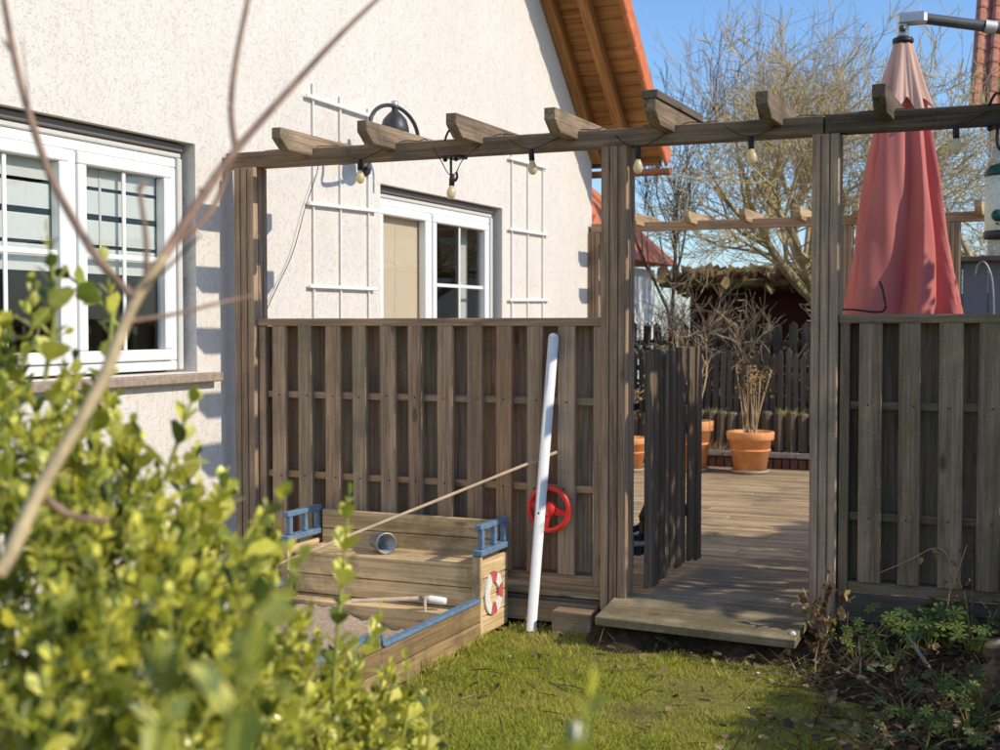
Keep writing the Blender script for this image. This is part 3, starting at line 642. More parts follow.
# ------------------------------------------------------------------ boat-shaped sandbox with bench
def sandbox():
    X0, X1 = -1.60, -.525; YB, YF = -.10, -.40; t = thing('sandbox', ((X0 + X1) / 2, -.8, 0), 'wooden sandbox with a bench, blue railings and blue edging by the fence', 'sandbox')
    P = M['pine_x']
    for k in range(4):                                             # bench back
        z = .115 + .10 * k + .02
        box2('back_board', (X0 + .03, YB - .022, z), (X1 - .03, YB, z + .096), P, t, .004)
    for k in range(3): box2('seat_board', (X0 + .03, YF + .012 + k * .09, .335), (X1 - .028, YF + .098 + k * .09, .355), P, t, .004)
    for k in range(3): box2('bench_front_board', (X0 + .03, YF + .015, .045 + .098 * k), (X1 - .03, YF + .035, .139 + .098 * k), P, t, .004)
    for k in range(2): box2('toe_board', (X0 + .06, YF - .10 + .048 * k, .03), (X1 - .06, YF - .056 + .048 * k, .135), P, t, .004)
    for s, x in ((-1, X0), (1, X1)):
        for k in range(4): box2('side_board', (x - .011, YF, .02 + .09 * k), (x + .011, YB, .106 + .09 * k), M['pine_y'], t, .004)
        box2('corner_post', (x - .035, YF - .024, .0), (x + .013, YF - .002, .40), M['pine_z'], t, .004)
        box2('rail_foot', (x - .03, YF - .03, .402), (x + .022, YB + .01, .432), M['blue'], t, .004)
        rl = box2('hand_rail', (x - .02, YF - .02, .525), (x + .016, YB, .552), M['blue'], t, .004)
        for y in (YF, (YF + YB) / 2 - .005, YB - .035): box2('baluster', (x - .015, y, .433), (x + .012, y + .028, .524), M['blue'], rl, .003)
        # low side walls, stepped up towards the bow
        for k in range(2):
            box2('wall_board', (x - .012, -1.39, .0 + .092 * k), (x + .012, YF - .026, .088 + .092 * k), M['oldpine_y'], t, .004)
            box2('wall_board', (x - .012, -2.1, .0 + .092 * k), (x + .012, -1.394, .088 + .092 * k), M['oldpine_y'], t, .004)
        box2('wall_board', (x - .012, -2.1, .184), (x + .012, -1.394, .238), M['oldpine_y'], t, .004)
        box2('blue_edging', (x - .024, -1.37, .186), (x + .018, YF - .028, .203), M['blue'], t, .003)
        box2('blue_edging', (x - .024, -2.1, .24), (x + .018, -1.394, .257), M['blue'], t, .003)
        box('blue_edging', (x - .003, -1.382, .222), (.041, .02, .058), M['blue'], t, .003, (.35, 0, 0))
    # pointed bow
    tip = ((X0 + X1) / 2, -2.62)
    for s, x in ((-1, X0), (1, X1)):
        dx, dy = tip[0] - x, tip[1] + 2.1; L = math.hypot(dx, dy); a = math.atan2(dy, dx)
        for k in range(2): box('bow_board', (x + dx / 2, -2.1 + dy / 2, .044 + .092 * k), (L, .022, .088), P, t, .004, (0, 0, a))
        box('blue_edging', (x + dx / 2, -2.1 + dy / 2, .2), (L, .04, .022), M['blue'], t, .003, (0, 0, a))
    # lifebuoy painted on a wooden ring screwed to the right side
    ring = bpy.data.objects.new('lifebuoy_ring', None); COL.objects.link(ring); c = (X1 + .016, -.285, .205); ring.location = c; attach(ring, t); ring['label'] = 'round wooden ring painted like a red and white lifebuoy'
    r0, r1, n = .052, .105, 6
    for q in range(8):
        vs = []; fs = []; a0 = q * math.pi / 4 + math.pi / 8 + .0; 
        for j in range(n + 1):
            a = a0 + math.pi / 4 * j / n * .985
            for (rr, xx) in ((r0, -.004), (r1, -.004), (r1, .006), (r0, .006)): vs.append((xx, rr * math.cos(a), rr * math.sin(a)))
        for j in range(n):
            b = 4 * j
            for e in range(4): fs.append((b + e, b + (e + 1) % 4, b + 4 + (e + 1) % 4, b + 4 + e))
        fs += [(0, 1, 2, 3), tuple(4 * n + e for e in range(4))]
        mesh('ring_segment', vs, fs, M['ring_red'] if q % 4 == 1 or q % 4 == 3 and q == 7 else M['ring_white'], ring, c)
    # sand, heaped
    nx, ny = 40, 70; xs = np.linspace(X0 + .013, X1 - .013, nx); ys = np.linspace(-2.45, YF - .11, ny); Xg, Yg = np.meshgrid(xs, ys)
    hw = np.where(Yg < -2.1, np.clip((Yg + 2.62) / .52, .02, 1), 1); Xg = tip[0] + (Xg - tip[0]) * hw
    Z = .075 + .02 * np.sin(Xg * 7 + Yg * 3) + .022 * np.sin(Yg * 9 - Xg * 4) + .006 * rng.standard_normal(Xg.shape)
    q = (np.arange(ny - 1)[:, None] * nx + np.arange(nx - 1)[None]).ravel()
    tag(fast_mesh('sand', np.stack([Xg, Yg, Z], -1).reshape(-1, 3), np.stack([q, q + 1, q + nx + 1, q + nx], -1), M['sand'], t), kind='stuff')
sandbox()
def bucket():
    p = V3(on(1, -.27, 381, 550)); p = Vector((p.x, -.27, .356 + .052)); t = thing('tin_pot', p, 'small grey tin pot lying on its side on the bench', 'pot')
    rot = Vector((.78, -.60, .03)).to_track_quat('Z', 'Y').to_euler()
    lathe('body', [(.001, -.07), (.035, -.07), (.038, -.065), (.052, .06), (.053, .064), (.049, .064), (.034, -.06), (.001, -.06)], M['zinc'], t, p, rot, 24)
    lathe('rim', [(.0495, .058), (.055, .058), (.056, .066), (.0495, .067)], M['zinc'], t, p, rot, 24, True, False)
bucket()
tag(pipe('cane', [on(1, -.62, 209, 592), on(1, -.06, 557, 452)], .0075, M['bamboo'], None, 8), 'long thin cane leaning from the sandbox up to the fence', 'cane')
def toys():
    p = on(1, -.50, 440, 604); tag(pipe('toy_spade', [on(1, -.54, 352, 601), on(1, -.50, 428, 598)], .010, M['stick'], None, 8), 'pale wooden spade handle lying at the back of the sand', 'spade')
    q = thing('toy_bottle', on(1, -.47, 436, 600), 'small white and grey toy bottle lying in the sandbox corner', 'toy')
    lathe('body', [(.001, -.05), (.016, -.05), (.019, -.03), (.019, .03), (.008, .05), (.001, .05)], M['white_paint'], q, q.location, (1.4, 0, -1.0), 14)
    lathe('cap', [(.001, .049), (.012, .049), (.012, .075), (.001, .075)], M['zinc'], q, q.location, (1.4, 0, -1.0), 14)
    tag(pipe('wooden_peg', [on(1, -.52, 425, 612), on(1, -.52, 425, 597)], .008, M['stick'], None, 8), 'short upright wooden peg stuck in the sand', 'peg')
toys()

# ------------------------------------------------------------------ white pole and red steering wheel
def pole():
    a = on(2, .0, 531, 630); a = np.array((a[0], -.13, .0)); b = on(1, -.062, 553.5, 338); a[0] = on(1, -.13, 531, 628)[0]
    t = thing('white_pole', a, 'white painted round pole leaning against the fence', 'pole'); d = (b - a) / np.linalg.norm(b - a)
    pipe('shaft', [a + d * .0, b], .026, M['white_paint'], t, 18); s = lathe('rounded_end', [(.026, -.002), (.024, .010), (.016, .020), (.001, .025)], M['white_paint'], t, b, V3(d).to_track_quat('Z', 'Y').to_euler(), 18)
    m_ = a + d * (np.linalg.norm(b - a) * .405); lathe('screw', [(.005, 0), (.005, .004), (.001, .005)], M['black'], t, m_ + np.array((.004, -.0262, 0)), (math.pi / 2, 0, 0), 10)
pole()
def wheel():
    c = V3(on(1, -.075, 549, 509)); t = thing('steering_wheel', c, 'red plastic toy steering wheel hanging on the fence behind the pole', 'steering wheel')
    R0, r0 = .103, .0140; vs = []; fs = []; n, m_ = 60, 10
    for i in range(n):
        a = 2 * math.pi * i / n; rr = r0 * (1 + .07 * (math.cos(30 * a) if abs(math.sin(a)) < .8 else 0))
        for j in range(m_):
            b = 2 * math.pi * j / m_; vs.append(((R0 + rr * math.cos(b)) * math.cos(a), rr * math.sin(b), (R0 + rr * math.cos(b)) * math.sin(a)))
    for i in range(n):
        for j in range(m_): fs.append((i * m_ + j, i * m_ + (j + 1) % m_, ((i + 1) % n) * m_ + (j + 1) % m_, ((i + 1) % n) * m_ + j))
    mesh('rim', vs, fs, M['red'], t, c, smooth=True)
    for ang in (math.radians(168), math.radians(-12), math.radians(-100)):
        o = [(.018, -.024), (.055, -.016), (R0 - .004, -.013), (R0 - .004, .013), (.055, .016), (.018, .024)]
        sp = prism('spoke', o, .010, M['red'], t, c, (0, -ang, 0), .002)
        for s in (-1, 1): box('spoke_rib', c + Vector((math.cos(ang) * .066 - s * .012 * math.sin(ang), -.008, math.sin(ang) * .066 + s * .012 * math.cos(ang))), (.05, .008, .004), M['red'], sp, .001, (0, -ang, 0))
    lathe('hub', [(.001, -.022), (.036, -.018), (.040, .004), (.030, .016), (.012, .020), (.001, .020)], M['red'], t, c, (math.pi / 2, 0, 0), 24)
    pipe('axle', [c + Vector((0, .01, 0)), c + Vector((0, .042, 0))], .012, M['red'], t, 10)
wheel()

# ------------------------------------------------------------------ far end of the terrace: bricks, palisade, pots
def brick_edge():
    t = thing('brick_edging', (-.9, 5.97, DECK - .06), 'low edging of dark upright bricks topped by pale paving slabs', 'edging'); x = -2.2
    while x < 1.6:
        w_ = .066; box2('brick', (x, 5.92 + R.uniform(-.006, .006), .08), (x + w_, 6.02, .275 + R.uniform(-.008, .004)), M['brick'], t, .005); x += w_ + .010
    x = -2.2
    while x < 1.6:
        L = R.uniform(.28, .36); box2('paver', (x, 5.90, .281), (x + L - .008, 6.12, .312), M['paver'], t, .006); x += L
brick_edge()
def soil_strip():
    xs = np.linspace(-2.3, 5, 90); ys = np.linspace(6.12, 9.5, 40); X, Y = np.meshgrid(xs, ys); Z = .27 + .03 * rng.standard_normal(X.shape) + .09 * np.clip((Y - 6.4), 0, 3)
    q = (np.arange(39)[:, None] * 90 + np.arange(89)[None]).ravel(); tag(fast_mesh('planting_strip', np.stack([X, Y, Z], -1).reshape(-1, 3), np.stack([q, q + 1, q + 91, q + 90], -1), M['soil']), kind='structure')
soil_strip()
def palisade(name, label, y, x0, x1, pitch, wd, z0, ztop, jit, mat, rails, th=.03):
    t = thing(name, ((x0 + x1) / 2, y, z0), label, 'fence'); x = x0
    while x < x1:
        h_ = ztop + R.uniform(-jit, jit) - z0
        if th > .05: o = lathe('stake', [(.001, -.02), (wd / 2, -.02), (wd / 2, h_ - .02), (wd / 3, h_), (.001, h_)], mat, t, (x, y, z0), (R.uniform(-.03, .03), R.uniform(-.02, .02), 0), 8, False)
        else: prism('picket', [(-wd / 2, 0), (wd / 2, 0), (wd / 2, h_ - .04), (0, h_), (-wd / 2, h_ - .04)], th, mat, t, (x, y + R.uniform(-.006, .006), z0), (R.uniform(-.02, .02), R.uniform(-.015, .015), 0))
        x += pitch * R.uniform(.9, 1.12)
    for z in rails: box2('rail', (x0 - .1, y + .04, z - .03), (x1 + .1, y + .075, z + .03), mat, t, .004)
palisade('log_palisade', 'low dark log palisade holding the bed behind the pots', 6.55, -2.2, 1.2, .112, .108, .25, .66, .012, M['gate_z'], (), .1)
palisade('stick_fence', 'rustic fence of thin dark sticks behind the flower pots', 7.1, -2.6, 1.6, .075, .055, .45, 1.24, .05, M['dark_z'], (.7, 1.05))
palisade('picket_fence', 'taller spaced dark picket fence behind the stick fence', 8.2, -3.6, 2.6, .15, .085, .5, 1.52, .03, M['dark_z'], (.8, 1.3))

def pot_prof(r, h_): return [(.001, 0), (r * .68, 0), (r * .90, h_ * .78), (r * .96, h_ * .785), (r, h_ * .80), (r * 1.02, h_ * .985), (r, h_), (r * .90, h_), (r * .86, h_ * .88), (.001, h_ * .86)]
def pot(px, py, r, h_, label, y, mat, saucer=True):
    c = on(2, DECK + .025, px, py); c = np.array((on(1, y, px, py)[0], y, DECK + (.028 if saucer else .003)))
    t = thing('flower_pot', c, label, 'flower pot', 'clay flower pots on the terrace')
    lathe('bowl', pot_prof(r, h_), mat, t, c, None, 40)
    lathe('rim_band', [(r * .845, h_ * .50), (r * .872, h_ * .515), (r * .872, h_ * .54), (r * .855, h_ * .55)], mat, t, c, None, 40)
    lathe('soil', [(r * .87, h_ * .90), (.001, h_ * .915)], M['soil'], t, c, None, 24)
    if saucer: lathe('saucer', [(.001, 0), (r * .74, 0), (r * .84, .03), (r * .80, .032), (r * .72, .012), (.001, .012)], M['saucer'], t, c - np.array((0, 0, .026)), None, 32)
    return c, h_
pc, ph = pot(750, 470, .208, .345, 'terracotta pot with dry upright stems, rightmost of the pots', 5.5, M['terracotta'])
pb, pbh = pot(691, 470, .20, .43, 'tall terracotta pot half hidden behind the open gate', 5.45, M['terracotta'])
pa, pah = pot(630, 468, .16, .28, 'terracotta pot seen between the post and the gate', 5.2, M['terracotta'])

def grow(rg, p, d, L, r, level, maxl, out, spread=.75, up_=.06, wig=.16, nseg=5, kids=(5, 7), taper=.45, drop=.62):
    P = [np.array(p, float)]; d = unit(np.array(d, float)); Rr = [r]
    for i in range(nseg):
        d = unit(d + wig * rg.standard_normal(3) + np.array((0, 0, up_))); P.append(P[-1] + d * L / nseg); Rr.append(r * (1 - (1 - taper) * (i + 1) / nseg))
    out.append((level, np.array(P), np.array(Rr)))
    if level >= maxl: return
    for k in range(rg.integers(kids[0], kids[1] + 1)):
        f_ = rg.uniform(.25, 1.0); i = min(int(f_ * nseg), nseg - 1); q = P[i] + (P[i + 1] - P[i]) * (f_ * nseg - i)
        dd = unit(P[i + 1] - P[i]); side = unit(np.cross(dd, rg.standard_normal(3))); nd = unit(dd * math.cos(spread) + side * math.sin(spread) * rg.uniform(.7, 1.3))
        grow(rg, q, nd, L * drop * rg.uniform(.65, 1.15), max(r * .55 * (1 - .5 * f_), .0025), level + 1, maxl, out, spread, up_, wig, max(3, nseg - 1), kids, taper, drop)

LEAF_V = [(0, 0, 0), (.26, .30, .06), (0, .30, -.02), (-.26, .30, .06), (.33, .70, .05), (0, .70, -.03), (-.33, .70, .05), (0, 1, -.08)]
LEAF_F = [(0, 2, 1, 1), (0, 3, 2, 2), (1, 2, 5, 4), (2, 3, 6, 5), (4, 5, 7, 7), (5, 6, 7, 7)]
LEAF_T = [(0, 2, 1), (0, 3, 2), (1, 2, 5), (1, 5, 4), (2, 3, 6), (2, 6, 5), (4, 5, 7), (5, 6, 7)]

def dry_plants():
    # upright dry stems with brown flower heads
    t = thing('dry_hydrangea', pc + np.array((0, 0, ph)), 'dry upright plant with brown seed heads in the rightmost pot', 'plant'); rg = np.random.default_rng(3)
    heads = []; base = pc + np.array((0, 0, ph * .88))
    for k in range(13):
        a = rg.uniform(0, 6.28); s = rg.uniform(.02, .09); p0 = base + np.array((s * math.cos(a), s * math.sin(a), 0)); L = rg.uniform(.36, .70)
        lean = np.array((rg.normal(.05, .17), rg.normal(0, .1), 1)); p1 = p0 + unit(lean) * L
        pipe('stem', [p0, (p0 + p1) / 2 + rg.normal(0, .015, 3), p1], .007, M['dry_stem'], t, 5, 3, .004); heads.append(p1)
    for hd in heads:
        n = 20; D = rg.standard_normal((n, 3)); pos = hd + D * .032; fr = frames(rg.standard_normal((n, 3)), rg.standard_normal((n, 3)), rg.uniform(.018, .04, n))
        tag(scatter('seed_head', LEAF_V, LEAF_T, fr, pos, M['dryhead'], t, rg.uniform(0, 1, n)), kind='stuff')
    for k, (px, py, lab, b0, hh, L) in enumerate(((0, 0, 'bare forked shrub growing in the tall half hidden pot', pb, pbh, .62), (0, 0, 'small bare dry plant in the pot beside the post', pa, pah, .42))):
        t = thing('bare_potted_shrub', b0 + np.array((0, 0, hh)), lab, 'plant'); rg = np.random.default_rng(21 + k); out = []
        for j in range(4): grow(rg, b0 + np.array((rg.normal(0, .03), rg.normal(0, .03), hh * .86)), (rg.normal(.25 if k == 0 else 0, .35), rg.normal(0, .3), 1), L, .014, 0, 2, out, .6, .05, .12, 5, (3, 4))
        tubes('branch', [(P, r) for l, P, r in out if l == 0], M['dry_stem'], t, 6); tag(tubes('twig', [(P, r) for l, P, r in out if l > 0], M['dry_stem'], t, 4), kind='stuff')
        if k == 1:
            n = 130; pos = b0 + np.array((0, 0, hh + .3)) + rg.normal(0, .11, (n, 3)); tag(scatter('seed_head', LEAF_V, LEAF_T, frames(rg.standard_normal((n, 3)), rg.standard_normal((n, 3)), rg.uniform(.03, .06, n)), pos, M['dryhead'], t, rg.uniform(0, 1, n)), kind='stuff')
dry_plants()
def tuft(name, label, c, n, L, mat, spread=.5, cat='grass tuft'):
    rg = np.random.default_rng(int(abs(c[0] * 1000)) + n); D = np.stack([rg.normal(0, spread, n), rg.normal(0, spread, n), np.ones(n)], -1)
    pos = np.array(c) + np.stack([rg.normal(0, .06, n), rg.normal(0, .06, n), np.zeros(n)], -1)
    B = [(-.03, 0, 0), (.03, 0, 0), (.022, .5, .06), (-.022, .5, .06), (0, 1, .25)]; o = scatter(name, B, [(0, 1, 2), (0, 2, 3), (3, 2, 4)], frames(D, rg.standard_normal((n, 3)), rg.uniform(.5, 1, n) * L), pos, mat, None, rg.uniform(0, 1, n))
    return tag(o, label, cat)
tuft('dry_grass', 'tuft of dry straw-coloured grass between the clay pots', on(1, 6.2, 716, 458), 120, .22, M['dryhead'], .7)
for px, lab in ((640, 'small green tuft on the bed left of the gate'), (716, 'low green tuft at the foot of the stick fence behind the tall pot'), (790, 'low green tuft at the foot of the stick fence at the right post')):
    tuft('green_tuft', lab, on(1, 6.7, px, 418), 140, .14, M['grassblade'], 1.0)

# ------------------------------------------------------------------ buildings beyond
def shed():
    y = 11.5; a = on(1, y, 690, 300); b = on(1, y, 905, 300); zt_ = on(1, y, 750, 287)[2]; t = thing('garden_shed', ((a[0] + b[0]) / 2, y, 0), 'dark red-brown garden shed with a mossy flat roof', 'shed')
    z = .3
    while z < zt_ - .1: box2('board', (a[0], y, z), (b[0], y + .025, z + .135), M['shed_red'], t, .004); z += .14
    box2('side_wall', (a[0], y + .03, .2), (a[0] + .05, y + 2.6, zt_ - .05), M['shed_red'], t, .004); box2('side_wall', (b[0] - .05, y + .03, .2), (b[0], y + 2.6, zt_ - .05), M['shed_red'], t, .004)
    c = on(1, y - .02, 775, 318); d = box2('door', (c[0] - .42, y - .03, .3), (c[0] + .42, y - .006, zt_ - .16), M['shed_red'], t, .004); lathe('door_knob', [(.001, -.02), (.03, -.01), (.03, .01), (.001, .02)], M['alu'], d, (c[0] - .34, y - .05, 1.5), None, 10)
    box2('roof', (a[0] - .35, y - .35, zt_), (b[0] + .3, y + 2.9, zt_ + .10), M['thatch'], t, .02)
    rg = np.random.default_rng(8); n = 2600; pos = np.stack([rg.uniform(a[0] - .35, b[0] + .3, n), rg.uniform(y - .4, y + 1.6, n), np.full(n, zt_ + .08)], -1)
    tag(scatter('roof_moss', LEAF_V, LEAF_T, frames(rg.standard_normal((n, 3)) + (0, 0, .8), rg.standard_normal((n, 3)), rg.uniform(.08, .26, n)), pos, M['dryhead'], t, rg.uniform(0, 1, n)), kind='stuff')
shed()
def white_house():
    y = 17.0; p = on(1, y, 592, 262); x1, ze = p[0], p[2]; t = thing('neighbour_house', (x1 - 4, y + 3, 0), 'white neighbour house with an orange tiled roof behind the passage', 'house')
    box2('wall', (x1 - 9, y, 0), (x1, y + 4, ze), M['far_white'], t, 0)
    box2('eaves_board', (x1 - 9.3, y - .5, ze + .002), (x1 + .35, y - .02, ze + .14), M['copper'], t, .01)
    rl, rise = 4.6, 2.2
    zr = ze + .1
    mesh('roof', [(x1 - 9.3, y - .6, zr), (x1 + .4, y - .6, zr), (x1 - 1.6, y + 2.0, zr + 2.3), (x1 - 9.3, y + 2.0, zr + 2.3), (x1 + .4, y + 4.6, zr), (x1 - 9.3, y + 4.6, zr)], [(0, 1, 2, 3), (1, 4, 2), (3, 2, 4, 5)], M['tile_orange'], t)
    for k in range(9):                                     # tile courses on the slope towards the garden
        f0 = k / 9; yy = y - .6 + 2.6 * f0; zz = zr + 2.3 * f0 + .01; box('tile_course', ((x1 - 9.3 + x1 + .4 - 2 * f0) / 2, yy + .23, zz + .15), (9.7 - 2 * f0, .42, .03), M['tile_orange'], t, .005, (math.atan2(2.3, 2.6), 0, 0))
    w_ = box2('window', (x1 - 1.5, y - .02, ze - 1.7), (x1 - .6, y + .03, ze - .5), M['pvc'], t, .01); box2('pane', (x1 - 1.4, y - .03, ze - 1.6), (x1 - .7, y - .022, ze - .6), M['dark_room'], w_, 0)
white_house()
def tiled_house():
    # corner of a tall roof at the upper right; verge on its left
    y = 15.5; bl = on(1, y, 970, 112); tl = on(1, y + 3.2, 986, -60); x0 = bl[0]; z0 = bl[2]; t = thing('tall_neighbour_house', (x0 + 3, y + 3, 0), 'tall house with an aged red tile roof at the upper right', 'house')
    box2('wall', (x0 + .25, y + .5, 0), (x0 + 7, y + 8, z0), M['far_white'], t, 0)
    rise = 4.2; run = 3.2; ang = math.atan2(rise, run); L = math.hypot(rise, run)
    c = (x0 + 3.6, y + run / 2, z0 + rise / 2); roof = box('roof', c, (7.2, L, .10), M['tile_red'], t, .01, (ang, 0, 0))
    prof = [(-.12, 0), (-.09, .045), (-.04, .065), (.01, .045), (.05, .012), (.115, .0), (.125, .03)]
    vs = [(a, sy, b + (.02 if sy < 0 else .0)) for sy in (-.18, .18) for a, b in prof] + [(a, sy, b - .02 + (.02 if sy < 0 else 0)) for sy in (-.18, .18) for a, b in prof]; n = len(prof)
    fs = [(i, i + 1, n + i + 1, n + i) for i in range(n - 1)] + [(i, 2 * n + i, 2 * n + i + 1, i + 1) for i in range(n - 1)] + [(0, n, 3 * n, 2 * n)]
    me = None; k = 0; s = -L / 2 + .15
    while s < L / 2:
        for j in range(7):
            p = Matrix.Rotation(ang, 3, 'X') @ Vector((0, s, .06)); loc = Vector(c) + p; loc.x = x0 + .10 + j * .235
            if me is None: o = mesh('roof_tile', vs, fs, M['tile_red'], roof, loc, (ang, 0, 0)); me = o.data
            else: link('roof_tile', me, None, roof, loc, (ang, 0, 0))
        s += .33; k += 1
    for k in range(5): box2('eaves_board', (x0 + .0 + k * 1.4, y - .05, z0 - .14), (x0 + 1.39 + k * 1.4, y - .01, z0 - .02), M['soffit_x'], t, .01)
tiled_house()
def grey_shed():
    y = 8.6; a = on(1, y, 982, 285); b = a[0] + 3; zt_ = on(1, y, 985, 262)[2]; t = thing('grey_cabin', (a[0] + 1, y, 0), 'grey panelled cabin beyond the terrace at the right edge', 'cabin'); x = a[0] - .45
    while x < b: box2('panel', (x, y, .3), (x + .25, y + .03, zt_), M['grey_panel'], t, .006); x += .256
    box2('roof', (a[0] - .55, y - .15, zt_ + .002), (b, y + 2, zt_ + .06), M['dark_x'], t, .01)
grey_shed()
pp = [on(1, 6.6, *q) for q in ((994, 330), (993, 290), (990, 272), (984, 262), (978, 265), (975, 275))]
tag(pipe('shepherd_crook', pp, .009, M['zinc'], None, 8), 'bent silver garden pole rising behind the right fence', 'pole')

# ------------------------------------------------------------------ bare trees
def tree(name, label, base, seed, H, r, mats, lean=(0, 0, 1), lv=4, spread=.8, up_=.05, kids=(5, 7), nmain=5, trunk_f=.3, drop=.62, tw=3, group='bare trees beyond the terrace'):
    rg = np.random.default_rng(seed); t = thing(name, base, label, 'tree', group); base = np.array(base, float); out = []
    top = base + unit(np.array(lean, float)) * H * trunk_f
    mid = (base + top) / 2 + rg.normal(0, .05 * H * trunk_f, 3) * (1, 1, 0)
    pipe('trunk', [base, mid, top], r, mats[0], t, 9, 4, r * .75)
    for k in range(nmain):
        a = 2 * math.pi * (k + rg.uniform(-.25, .25)) / nmain; grow(rg, top - (0, 0, rg.uniform(0, .12) * H * trunk_f), (math.cos(a) * math.sin(spread), math.sin(a) * math.sin(spread), math.cos(spread)), H * .42, r * .6, 1, lv, out, spread * .85, up_, .17, 6, kids, .4, drop)
    tubes('limb', [(P, q) for l, P, q in out if l <= 2], mats[0], t, 6)
    tag(tubes('crown', [(P, np.maximum(q, .0035)) for l, P, q in out if l > 2], mats[1], t, tw), kind='stuff')
    return t
def gp(px, d, z=.3):
    p = at(px, 330, d); return np.array((p[0], p[1], z))
tree('apple_tree', 'large bare tree with yellow lichen on its branches behind the passage', gp(830, 15.2), 4, 4.9, .10, (M['lichen_bark'], M['lichen_bark']), (-.05, 0, 1), 5, .95, .06, (4, 6), 7, .30, .66)
tree('apple_tree', 'bare lichen tree behind the umbrella at the right edge', gp(985, 14), 9, 4.4, .09, (M['lichen_bark'], M['lichen_bark']), (.05, 0, 1), 5, .95, .05, (4, 6), 6, .32, .66)
tree('young_tree', 'slender dark upright bare tree left of the apple tree', gp(671, 15.5), 12, 4.6, .035, (M['twig_dark'], M['twig_dark']), (0, 0, 1), 4, .30, .12, (4, 5), 4, .25, .6)
tree('bare_shrub', 'tangled brown bare shrub above the picket fence', gp(725, 14.2), 15, 2.2, .03, (M['twig_dark'], M['twig_tan']), (0, 0, 1), 4, .75, .05, (3, 4), 6, .15, .66)
tree('bare_shrub', 'pale twiggy shrub in front of the white neighbour house', gp(652, 14.6), 18, 2.4, .035, (M['twig_dark'], M['twig_tan']), (0, 0, 1), 4, .70, .05, (4, 5), 6, .15, .66)
tree('birch_tree', 'tall pale bare tree whose fine twigs rise behind the apple tree', gp(800, 26), 22, 7.6, .10, (M['twig_tan'], M['twig_tan']), (0, 0, 1), 4, .5, .12, (6, 8), 7, .3, .6)
# ------------------------------------------------------------------ added shrubs, out of view, placed to shade terrace and bed
def leafy(name, label, c, rad, n, L, mat, cat, seed, base):
    rg = np.random.default_rng(seed); t = thing(name, base, label, cat); D = unit(rg.standard_normal((n, 3))); k = rg.uniform(.55, 1, n)[:, None] ** .5
    pos = np.array(c) + D * k * np.array(rad) * (1 + .12 * np.sin(5 * D[:, :1]) * np.cos(4 * D[:, 1:2])); pos[:, 2] = np.maximum(pos[:, 2], .03)
    fr = frames(D + .8 * rg.standard_normal((n, 3)), rg.standard_normal((n, 3)), rg.uniform(.7, 1.2, n) * L)
    tag(scatter('foliage', LEAF_V, LEAF_T, fr, pos, mat, t, rg.uniform(0, 1, n)), kind='stuff')
    out = []
    for j in range(5): grow(rg, np.array(base), (rg.normal(0, .5), rg.normal(0, .5), 1), rad[2] * 1.2, .03, 0, 1, out, .6, .1, .12, 5, (4, 6))
    tubes('stem', [(P, r) for l, P, r in out], M['twig_dark'], t, 5)
for i, (x, y, h_) in enumerate(((3.75, .35, 3.7), (3.9, 1.5, 3.05), (4.0, 2.3, 2.6))):
    leafy('shade_shrub', ('added out-of-view shade shrub just right of the umbrella mast', 'added out-of-view shade shrub in the middle of the terrace side', 'added out-of-view shade shrub farthest along the terrace side')[i], (x, y, h_ * .52), (.6, .5, h_ * .5), 3400, .12, M['shade_leaf'], 'shrub', 30 + i, (x, y, .02))
leafy('bed_shade_shrub', 'added out-of-view shrub shading the flower bed from the right', (2.9, -1.2, .64), (.50, .95, .64), 4600, .07, M['shade_leaf'], 'shrub', 41, (2.75, -1.05, .0))

